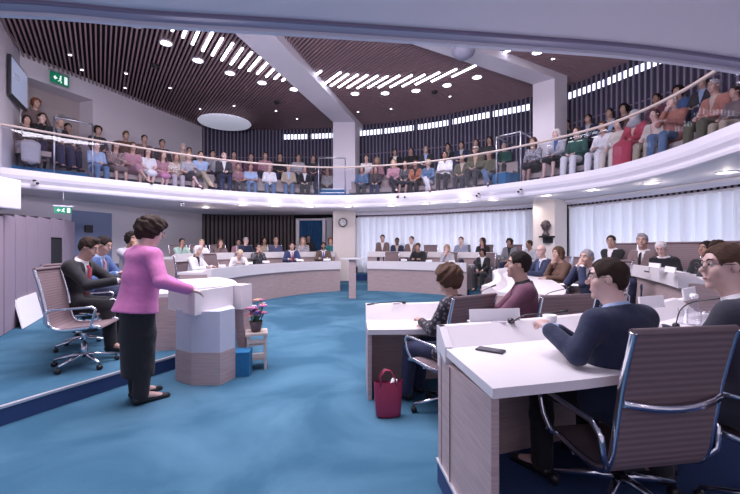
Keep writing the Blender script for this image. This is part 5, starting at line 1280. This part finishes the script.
# near right
hp_ = P_('man in dark navy suit seen from behind holding a white cup at the nearest desk', X(607, 2.10), 2.10, v=257.5, face=112, fine=True, res=.0085, floor=.15, skin='p', hair='short', hc='b', glasses=True, smin=.9,
   top=('jacket', (.016, .024, .062)), inner='lblue', bot=('trousers', (.008, .008, .012)), pose=dict(lean=9, arms='table', yaw=-40, pitch=4, wr=((-.19, .32, .93), (-.30, .27, .95)), el=(-.335, .055, .865), legs='apart', seat=.50, bulk=1.18), curl=62, belly=.08)
o = chair(1.30, 2.00, 99, 'ribbed high-backed chair of the navy suit man, nearest the camera', GC, z=-.02, s=1.0, twist=.9); o.scale = (1, 1, 1.05)
for ch in o.children:
    if ch.name.startswith('leg'): ch.location.z = .185
    if ch.name.startswith('column'): ch.scale.z = .38; ch.location.z = .25
P_('man with glasses and stubble in a dark grey suit at the right edge', X(724, 1.98), 1.98, v=242.5, face=124, fine=True, res=.0085, floor=.15, skin='p', hair='short', hc='m', glasses=True, smin=.9,
   top=('jacket', (.035, .036, .055)), inner='white', bot=('trousers', 'char'), pose=dict(lean=8, arms='table', yaw=-44, pitch=2, seat=.50, legs='together', bulk=1.1, wr=((.06, .42, .86), (-.14, .42, .86))), curl=45)
chair(1.98, 1.86, 122, 'swivel chair of the man with glasses at the right edge', GC, z=.15, s=.95)
hp('curly haired woman in dark patterned top seen from behind by the red bag', 448, 266, 3.62, 140, fl=0, res=.010, fine=True, skin='b', hair='bigcurly', hc='m', top=('sweater', (.035, .03, .04), 'pattern'), bot=('trousers', 'navy'), pose=dict(lean=6, fem=1, arms='table', pitch=8, yaw=-12, wr=((.10, .40, .72), (-.06, .36, .78))), smin=.9)
chair(.70, 3.52, 122, 'ribbed chair of the curly haired woman', GC, z=0, s=.98, twist=1.1)
hp('man in a purple jacket facing left in the middle right', 518, 250.5, 3.4, 165, fl=.08, res=.010, fine=True, skin='b', hair='short', hc='k', top=('jacket', 'purple'), inner='black', bot=('trousers', 'navy'), pose=dict(lean=2, arms='table', pitch=-2, seat=.52), smin=.9)
chair(1.50, 3.42, 105, 'ribbed chair standing right of the purple jacket man', GC, z=.0, s=1.0)
# right bank, inner row
hp('bald man in dark suit with blue tie on the right side', 541, 244.5, 7.6, 190, 'chair of the bald man in dark suit', res=.012, skin='p', hair='bald', hc='g', top=('jacket', 'navy'), inner='white', tie='blue', pose=dict(lean=4, arms='table', yaw=-25), glasses=True)
hp('woman with short brown hair in a brown cardigan, hands at her chin', 558, 246.5, 6.9, 188, 'chair of the woman in brown cardigan', res=.012, skin='b', hair='bob', hc='m', top=('sweater', 'brown'), pose=dict(lean=8, fem=1, arms='chin', yaw=-8))
hp('man in dark suit with both hands raised to his face on the right', 586.5, 249, 5.4, 190, 'chair of the man with raised hands', res=.012, skin='b', hair='short', hc='g', top=('jacket', 'navy'), inner='white', pose=dict(lean=8, arms='face', yaw=-15))
# right bank, raised row
hp('man with glasses in black suit, left of the three at the right curtain', 611, 235, 7.5, 205, 'chair back of the left man at the right curtain', fl=.46, res=.012, skin='b', hair='short', hc='b', top=('jacket', 'black'), inner='white', glasses=True, pose=dict(lean=2, arms='cross', yaw=-20))
hp('grey haired man in dark brown suit, middle of the three at the right curtain', 642, 233.5, 6.2, 205, 'chair back of the middle man at the right curtain', fl=.46, res=.012, skin='b', hair='quiff', hc='g', top=('jacket', 'taupe'), inner='white', tie='black', pose=dict(lean=3, arms='clasp', yaw=-20, legs='together'))
hp('white haired man in black suit looking down at the raised desk', 661, 241.5, 5.75, 200, 'wide chair back of the white haired man', fl=.46, res=.012, skin='p', hair='short', hc='w', top=('jacket', 'black'), inner='white', tie='purple', pose=dict(lean=12, arms='table', pitch=22, yaw=-20, legs='together', wr=((.12, .27, .74), (-.10, .27, .74))), glasses=True)
hp('dark haired man in black suit behind the man with glasses, left one', 706, 240.5, 4.9, 200, 'chair back left of the right edge group', fl=.46, res=.012, skin='c', hair='short', hc='k', top=('jacket', 'black'), inner='grey', pose=dict(lean=3, arms='lap', yaw=15), smin=.8)
hp('curly dark haired man behind the forehead of the man with glasses', 718, 241, 4.4, 200, None, fl=.46, res=.012, skin='b', hair='curly', hc='b', top=('jacket', 'char'), inner='white', pose=dict(lean=5, arms='lap', yaw=-20), smin=.8)
# far centre, front row
hp('young man in a black sweater leaning on the far centre desk', 418, 243, 13.2, None, 'chair of the man in black sweater', res=.014, skin='b', hair='quiff', hc='m', top=('sweater', 'black'), pose=dict(lean=14, arms='table', pitch=14, legs='together'))
hp('blonde woman in pale lilac top at the far centre desk', 447, 244.5, 12.7, None, 'chair of the blonde woman at the far centre desk', res=.014, skin='p', hair='bob', hc='l', top=('shirt', 'lgrey'), pose=dict(lean=10, fem=1, arms='chin'))
hp('dark haired woman in black jacket and white shirt at the desk corner', 482.5, 248.5, 11.6, 235, 'chair of the woman at the desk corner', res=.014, skin='c', hair='bob', hc='k', top=('jacket', 'black'), bot=('trousers', 'black'), inner='white', pose=dict(lean=6, fem=1, arms='lap', pitch=8), smin=.8)
chair(X(391, 13.6), 13.65, towards(X(391, 13.6), 13.65), 'empty ribbed chair behind the far centre desk', GC, z=.2, full=False)
# far centre, back row
hp('dark haired man in brown jacket at the left end of the pale curtain', 382.5, 234.5, 14.8, None, 'chair back of the man at the left end of the curtain', fl=.46, res=.014, skin='b', hair='short', hc='k', top=('jacket', 'taupe'), inner='white', pose=dict(arms='clasp'))
hp('small dark skinned man in navy jacket before the pale curtain', 397, 237.5, 14.65, None, 'chair back of the man in navy jacket at the curtain', fl=.46, res=.014, skin='d', hair='short', hc='k', top=('jacket', 'navy'), inner='beige', pose=dict(arms='clasp'))
hp('man with glasses in grey jacket and white shirt before the curtain', 411.5, 236, 14.45, None, 'chair back of the man in grey jacket', fl=.46, res=.014, skin='p', hair='short', hc='m', glasses=True, top=('jacket', 'taupe'), inner='white', pose=dict(arms='clasp', yaw=20))
chair(X(430.5, 14.1), 14.1, towards(X(430, 14.1), 14.1)+10, 'empty brown chair standing alone before the pale curtain', GC, z=.46, full=False)
hp('fair haired man in grey-blue shirt before the pale curtain', 461, 236.5, 13.5, None, 'chair back of the man in grey-blue shirt', fl=.46, res=.014, skin='p', hair='short', hc='m', top=('shirt', (.25, .28, .38)), pose=dict(arms='lap'))
hp('woman with glasses and long brown hair in black before the curtain', 482.5, 237.5, 12.95, None, 'brown chair back of the long haired woman in black', fl=.46, res=.014, skin='b', hair='long', hc='b', glasses=True, top=('jacket', 'black'), inner='dpink', pose=dict(fem=1, arms='lap', yaw=25))
hp('dark haired person in grey jacket at the right end of the curtain', 509.5, 238.5, 12.0, None, 'chair back of the person in grey jacket', fl=.46, res=.014, skin='c', hair='curly', hc='k', top=('jacket', 'grey'), inner='black', pose=dict(arms='lap'))
hp('person in pale jacket beside the bust column', 529, 240, 11.0, 215, None, fl=.46, res=.014, skin='c', hair='short', hc='b', top=('shirt', 'lgrey'), pose=dict(arms='lap', yaw=30), smin=.8)
# far left, front row
hp('grey haired person in white jacket and black top at the near left end', 198, 245.5, 9.7, -12, 'chair of the grey haired person in white jacket', res=.013, skin='b', hair='bob', hc='w', top=('jacket', 'white'), inner='black', pose=dict(lean=8, arms='table', yaw=15))
hp('blonde person in white bending head down over the left desk', 240, 250.5, 11.2, None, 'chair of the blonde person bending down', res=.013, skin='p', hair='short', hc='y', top=('shirt', 'white'), pose=dict(lean=34, arms='table', pitch=35, wr=((.15, .55, .80), (-.12, .56, .80))), smin=.95)
chair(X(219.5, 10.6), 10.6, -20, 'empty ribbed chair between the two grey and blonde people', GC, z=.2, full=False)
hp('dark haired woman in black and white top with hands at her mouth', 258.5, 243.5, 12.4, None, 'chair of the woman in black and white top', res=.013, skin='b', hair='short', hc='k', glasses=True, top=('shirt', 'char', 'pattern'), pose=dict(lean=6, fem=1, arms='face'))
hp('man in navy suit and red tie at the far left desk', 292, 242, 13.2, None, 'chair of the navy suit man with red tie', res=.013, skin='b', hair='quiff', hc='b', top=('jacket', (.03, .045, .13)), inner='white', tie='red', pose=dict(lean=6, arms='table'))
hp('bearded man in brown suit and blue tie left of the clock column', 323.5, 242, 13.9, None, 'chair of the brown suit man', res=.013, skin='c', hair='short', hc='k', beard=True, top=('jacket', (.13, .085, .07)), inner='white', tie=(.05, .10, .45), pose=dict(lean=6, arms='table'))
# far left, back row
hp('dark haired man in pale green shirt at the left end of the back row', 182, 238, 11.7, None, 'chair of the man in pale green shirt', fl=.46, res=.014, skin='c', hair='short', hc='k', top=('shirt', 'lgreen'), pose=dict(arms='chin'))
hp('fair haired person in white shirt in the back row beside the green shirt', 201.5, 239, 12.1, None, 'chair of the fair haired person in white', fl=.46, res=.014, skin='p', hair='short', hc='l', top=('shirt', 'white'), pose=dict(arms='chin', yaw=25))
hp('woman with long brown hair in dark top in the left back row', 220.5, 239, 12.6, None, 'chair of the woman with long brown hair', fl=.46, res=.014, skin='b', hair='long', hc='m', top=('sweater', 'taupe'), pose=dict(fem=1, arms='chin'))
hp('dark haired person in pink behind the long left desks', 238.5, 238.5, 14.6, None, None, fl=.46, res=.014, skin='b', hair='short', hc='b', top=('shirt', 'dpink'), pose=dict(arms='lap'), smin=.8)
hp('grey haired man with glasses in dark blue sweater in the left back row', 246, 237, 13.7, None, 'chair of the grey haired man in blue', fl=.46, res=.014, skin='p', hair='short', hc='g', glasses=True, top=('sweater', 'navy'), pose=dict(arms='chin'))
hp('dark haired woman in beige top in front of the dark slatted wall', 264.5, 237, 14.8, None, None, fl=.46, res=.014, skin='b', hair='long', hc='b', top=('shirt', 'beige'), pose=dict(fem=1, arms='clasp'), smin=.8)
hp('bald man in dark checked shirt in the left back row', 276, 237, 14.1, None, 'chair of the bald man in dark shirt', fl=.46, res=.014, skin='b', hair=None, top=('shirt', (.07, .08, .16)), pose=dict(arms='clasp'))
hp('blonde woman in white patterned top in the back row', 303, 237, 14.8, None, 'chair of the blonde woman in patterned top', fl=.46, res=.014, skin='p', hair='long', hc='l', top=('shirt', (.28, .27, .30), 'pattern'), pose=dict(fem=1, arms='clasp'))
hp('dark man in black before the blue doorway curtain', 308.5, 234.5, 15.5, None, None, fl=.46, res=.014, skin='c', hair='short', hc='k', top=('sweater', 'black'), pose=dict(arms='lap'), smin=.8)
hp('red haired person in dark green top left of the clock column', 330.5, 237.5, 15.0, 250, 'chair of the red haired person in green', fl=.46, res=.014, skin='p', hair='bob', hc='r', top=('sweater', 'teal'), pose=dict(arms='lap', yaw=-30))
# ---------------------------------------------------------------- people on the balcony
ROW = {0: (.74, 3.12), 1: (1.76, 3.50), 2: (2.02, 3.72), 9: (1.0, 3.50), 8: (1.9, 3.50)}
_roff = {k: offset(ring2, d) for k, (d, f) in ROW.items()}
_rs = {}
def bal(px, v, row, label, skin='b', hair='short', hc='b', top=('shirt', 'grey'), bot=('trousers', 'navy'), arms='lap', legs='sit', fem=0, lean=4, yaw=0, inner=None, tie=None, glasses=False, pitch=0, kind='sit', df=0, d=None):
    pl = _roff[row] if d is None else offset(ring2, d); p = along(pl, s_on(pl, px))[0]
    grp = 'audience in the front row of the balcony' if row in (0, 9) else 'audience in the back row of the balcony'
    P_(label, p.x, p.y, face=towards(p.x, p.y, -.9, 5.6)+df, v=v, pose=dict(kind=kind, lean=lean, arms=arms, yaw=yaw, pitch=pitch, legs=legs, fem=fem), skin=skin, hair=hair, hc=hc, top=top, bot=bot, inner=inner, tie=tie,
       glasses=glasses, floor=ROW[row][1], smin=.78, clampz=.14, res=.017 if row else .015, group=grp)
J_ = 'jacket'; T_ = 'trousers'
B = [
 (27,115,9,'woman in black top and grey skirt at the far left of the balcony',dict(fem=1,hair='bob',top=('sweater','black'),bot=('longskirt','lgrey'),df=-10)),
 (36,98,8,'red-brown haired person standing behind at the far left',dict(kind='stand',arms='down',hair='curly',hc='r',top=('sweater','taupe'),d=1.7)),
 (42,107,8,'person in black with hand at the mouth at the far left',dict(skin='p',arms='chin',hair='short',hc='b',top=('sweater','black'),d=1.5)),
 (60,117,9,'man in dark jacket leaning forward behind the left guard frame',dict(hair='short',hc='g',top=(J_,'black'),inner='grey',arms='knees',lean=18,df=10)),
 (68,123,8,'dark haired person hidden behind the left guard frame',dict(hair='short',hc='k',top=('shirt','char'),d=1.9)),
 (97,141,0,'child in light blue shirt and jeans beside the left guard frame',dict(skin='p',top=('shirt','lblue'),bot=(T_,'denim'),arms='clasp',hc='m')),
 (116,141,0,'woman in dark floral dress, second in the left front row',dict(fem=1,hair='long',top=('shirt','taupe','pattern'),bot=('skirt','taupe'))),
 (133,142,0,'woman in dusty pink dress with bare legs in the left front row',dict(fem=1,hair='long',hc='m',top=('tee','dpink'),bot=('skirt','dpink'),legs='crossed')),
 (148,147,0,'young woman in white top and white skirt in the left front row',dict(fem=1,hair='long',skin='p',top=('tee','white'),bot=('skirt','white'),legs='together')),
 (163,151,0,'woman in pale pink dress leaning forward in the left front row',dict(fem=1,hair='wavy',hc='m',skin='p',top=('tee','dpink'),bot=('skirt','pink'),legs='together',lean=14)),
 (176,153,0,'woman in floral trousers, centre of the left front row',dict(fem=1,hair='bob',hc='r',top=('tee','beige','pattern'),bot=(T_,(.45,.40,.45),'pattern'),lean=10)),
 (189,152,0,'woman in white blouse and dark skirt near the corner of the left row',dict(fem=1,hair='bob',hc='l',skin='p',top=('tee','lgrey'),bot=('skirt','char'),legs='crossed')),
 (201,151,0,'person in pale blue shirt and khaki trousers below the wall corner',dict(hair='short',top=('shirt','lblue'),bot=(T_,'khaki'),legs='crossed',arms='cross')),
 (98,125,1,'dark haired woman in back row behind the child',dict(fem=1,hair='curly',hc='b',top=('sweater','char'))),
 (126,131,1,'brown haired man in brown sweater, left back row',dict(hair='quiff',hc='m',top=('sweater','brown'))),
 (145,134,1,'dark haired young man in grey top, left back row',dict(hair='short',hc='k',top=('shirt','taupe'))),
 (162,139,1,'man with glasses in the left back row',dict(hair='short',hc='k',glasses=True,top=('sweater','char'))),
 (183,143,1,'white haired person in the left back row',dict(skin='p',hair='short',hc='w',top=('shirt','beige'))),
 (189,147,1,'dark haired person right of the white haired one in the back row',dict(hair='short',hc='k',top=('shirt','char'),d=2.1)),
 (213,150,1,'dark haired person in grey shirt behind the bald man',dict(hair='short',hc='k',top=('shirt','lgrey'),arms='chin')),
 (224,152,0,'bald man in dark suit and white shirt in the front row',dict(hair='bald',hc='g',skin='p',top=(J_,'char'),inner='white',bot=(T_,'navy'),arms='clasp')),
 (238,163,0,'person in checked shirt right of the bald man',dict(hair='short',top=('tee','dpink','check'),bot=(T_,'char'))),
 (251,163,0,'person in light blue shirt in the centre left front row',dict(hair='short',hc='b',top=('tee','lblue'),bot=(T_,'denim'),arms='clasp')),
 (270,164,0,'person in white shirt and jeans below the ceiling disc',dict(hair='short',hc='l',skin='p',top=('shirt','white'),bot=(T_,'denim'))),
 (289,164,0,'person in beige jacket over light blue shirt in the front row',dict(hair='short',hc='m',skin='p',top=(J_,'khaki'),inner='lblue',bot=(T_,'denim'))),
 (305,166,0,'person in black jacket and white shirt left of the blue steps',dict(hair='short',hc='b',top=(J_,'black'),inner='white',bot=(T_,'black'))),
 (234,151,1,'dark haired person in red-brown top in the centre left back row',dict(hair='short',hc='k',top=('shirt','dpink'))),
 (251,153,1,'first dim figure against the dark slats, dark sweater',dict(hair='short',top=('sweater','purple'))),
 (265,152,1,'dim figure with mauve top before the dark slats',dict(hair='short',hc='m',top=('shirt','dpink'))),
 (280,153,1,'dim figure in black top before the dark slats',dict(hair='short',hc='k',top=('sweater','black'))),
 (298,153,1,'dim figure in lilac shirt before the dark slats',dict(hair='short',hc='m',top=('shirt','lgrey'))),
 (313,155,1,'dim figure in dark jacket left of the middle column',dict(hair='short',hc='m',top=('sweater','char'))),
 (327,159,0,'woman in black and white striped top behind the middle guard',dict(fem=1,hair='long',hc='m',top=('shirt','white','stripe'),bot=(T_,'black'),d=2.2)),
 (362,166,0,'person in blue denim jacket right of the middle column',dict(hair='bob',hc='m',top=('shirt','denim'),bot=(T_,'char'))),
 (376,166,0,'person in dark jacket and brown scarf in the front row centre',dict(hair='long',hc='m',fem=1,top=(J_,'char'),inner='brown',bot=(T_,'navy'))),
 (394,159,0,'woman in dusty pink cardigan with crossed legs in the front row centre',dict(fem=1,hair='long',hc='l',skin='p',top=('sweater','dpink'),bot=(T_,'char'),legs='crossed')),
 (405,160,0,'dark haired woman in dark dress, front row centre',dict(fem=1,hair='long',hc='b',top=('shirt','char','pattern'),bot=('skirt','char'),legs='ahead')),
 (415,160,0,'woman in rust coloured jacket, front row centre',dict(fem=1,hair='long',hc='m',top=(J_,'rust'),inner='black',bot=(T_,'black'))),
 (428,159,0,'person in denim jacket and white trousers with crossed legs',dict(fem=1,hair='bob',hc='l',skin='p',top=('shirt','denim'),bot=(T_,'white'),legs='crossed')),
 (445,151,0,'dark haired person in white shirt and black trousers, front row',dict(hair='short',hc='k',skin='c',top=('shirt','white'),bot=(T_,'black'),arms='clasp')),
 (462,154,0,'person in olive jacket right of the white shirt, front row',dict(hair='short',hc='m',top=(J_,'olive'),inner='beige',bot=(T_,'char'))),
 (475,145,0,'person in pale cap and olive jacket in the front row',dict(hair='cap',hc='beige',top=('coat','olive'),bot=(T_,'char'))),
 (489,150,0,'person in dark green top and blue jeans left of the right guard',dict(hair='short',hc='b',top=('sweater','olive'),bot=(T_,'denim'),legs='crossed')),
 (366,154,1,'woman in white top in the back row right of the middle column',dict(fem=1,hair='short',hc='m',skin='p',top=('tee','white'))),
 (377,157,1,'fair haired person in grey in the back row, second from the column',dict(hair='bob',hc='l',top=('shirt','dpink'))),
 (395,146,2,'man in black suit and white shirt in the back row, first of three',dict(hair='short',hc='b',top=(J_,'black'),inner='white')),
 (411,145,2,'man in black sweater in the back row, second of three',dict(hair='short',hc='b',top=('sweater','black'))),
 (426,145,2,'man in grey suit in the back row, third of three',dict(skin='p',hair='short',hc='l',top=(J_,'char'),inner='lblue')),
 (448,139,2,'dark haired man in black suit in the back row near the right guard',dict(hair='quiff',hc='k',top=(J_,'black'),inner='grey')),
 (461,137,2,'tall man in navy suit in the back row',dict(hair='short',hc='k',top=(J_,'navy'),inner='lgrey')),
 (476,135.5,2,'man in dark suit with blue shirt in the back row',dict(hair='short',hc='m',top=(J_,'char'),inner='lblue')),
 (489.5,136,2,'long haired woman in dark top in the back row by the right guard',dict(fem=1,hair='long',hc='b',top=('sweater','char'))),
 (504,128,1,'bald person in dark green sitting behind the right guard frame',dict(skin='p',hair='bald',hc='m',top=('sweater','green'),bot=(T_,'char'),d=2.3)),
 (533,137,0,'woman in grey patterned top with bare legs right of the guard frame',dict(fem=1,hair='wavy',hc='m',top=('shirt','grey','pattern'),bot=('skirt','black'),legs='together')),
 (556,127,0,'white haired woman in pale grey suit before the right column',dict(fem=1,hair='bob',hc='w',skin='p',top=(J_,'lgrey'),inner='blue',bot=('skirt','black'))),
 (577,127,0,'person in dark green sweater and white trousers',dict(skin='p',hair='short',hc='m',top=('sweater','green'),bot=(T_,'white'))),
 (603,121,0,'person in white outfit with raised papers in the right front row',dict(hair='bob',hc='m',top=('shirt','white'),bot=(T_,'white'),arms='clasp')),
 (618,118,0,'dark haired woman in cream suit beside the headscarf',dict(fem=1,hair='bob',hc='k',skin='p',top=('sweater','cream'),bot=(T_,'cream'))),
 (635,109,0,'woman in grey headscarf and long red coat in the right front row',dict(fem=1,hair='hijab',hc='lgrey',skin='p',top=('coat','red'),bot=('longskirt','red'))),
 (654,109,0,'child in cream jacket with blue jeans right of the red coat',dict(hair='short',hc='m',skin='p',top=('coat','cream'),bot=(T_,'khaki'))),
 (672,95,0,'pale person in terracotta shirt and jeans in the right front row',dict(skin='p',hair='short',hc='l',top=('sweater','terra'),bot=(T_,'denim'),arms='chin')),
 (714,79,0,'grey haired person in terracotta jacket near the right edge',dict(skin='b',hair='short',hc='g',top=(J_,'terra'),inner='beige',bot=(T_,'olive'),glasses=True)),
 (734,86,0,'person in grey jacket cut by the right edge of the balcony',dict(hair='short',hc='b',top=('sweater','taupe'),bot=(T_,'khaki'))),
 (567,117,2,'dark haired man in black, first right of the right column',dict(hair='short',hc='k',top=('sweater','char'))),
 (588,109,2,'man in navy suit in the right back row',dict(hair='short',hc='k',top=(J_,'navy'),inner='lgrey')),
 (609,102,2,'man in light blue shirt in the right back row',dict(hair='short',hc='k',top=('shirt','lblue'))),
 (624,98,2,'man with full dark hair in brown top in the right back row',dict(hair='curly',hc='k',top=('sweater','brown'))),
 (656,90,2,'man in dark purple shirt in the right back row',dict(hair='short',hc='k',skin='c',top=('shirt','purple'))),
 (677,79,2,'dark haired woman in blue top in the right back row',dict(fem=1,hair='curly',hc='k',top=('shirt','blue'))),
 (702,70,2,'dark haired man in dark jacket over light shirt, last in the back row',dict(hair='short',hc='k',top=(J_,'char'),inner='lblue')),
]
for px, v, row, lb, kw in B: bal(px, v, row, lb, **kw)
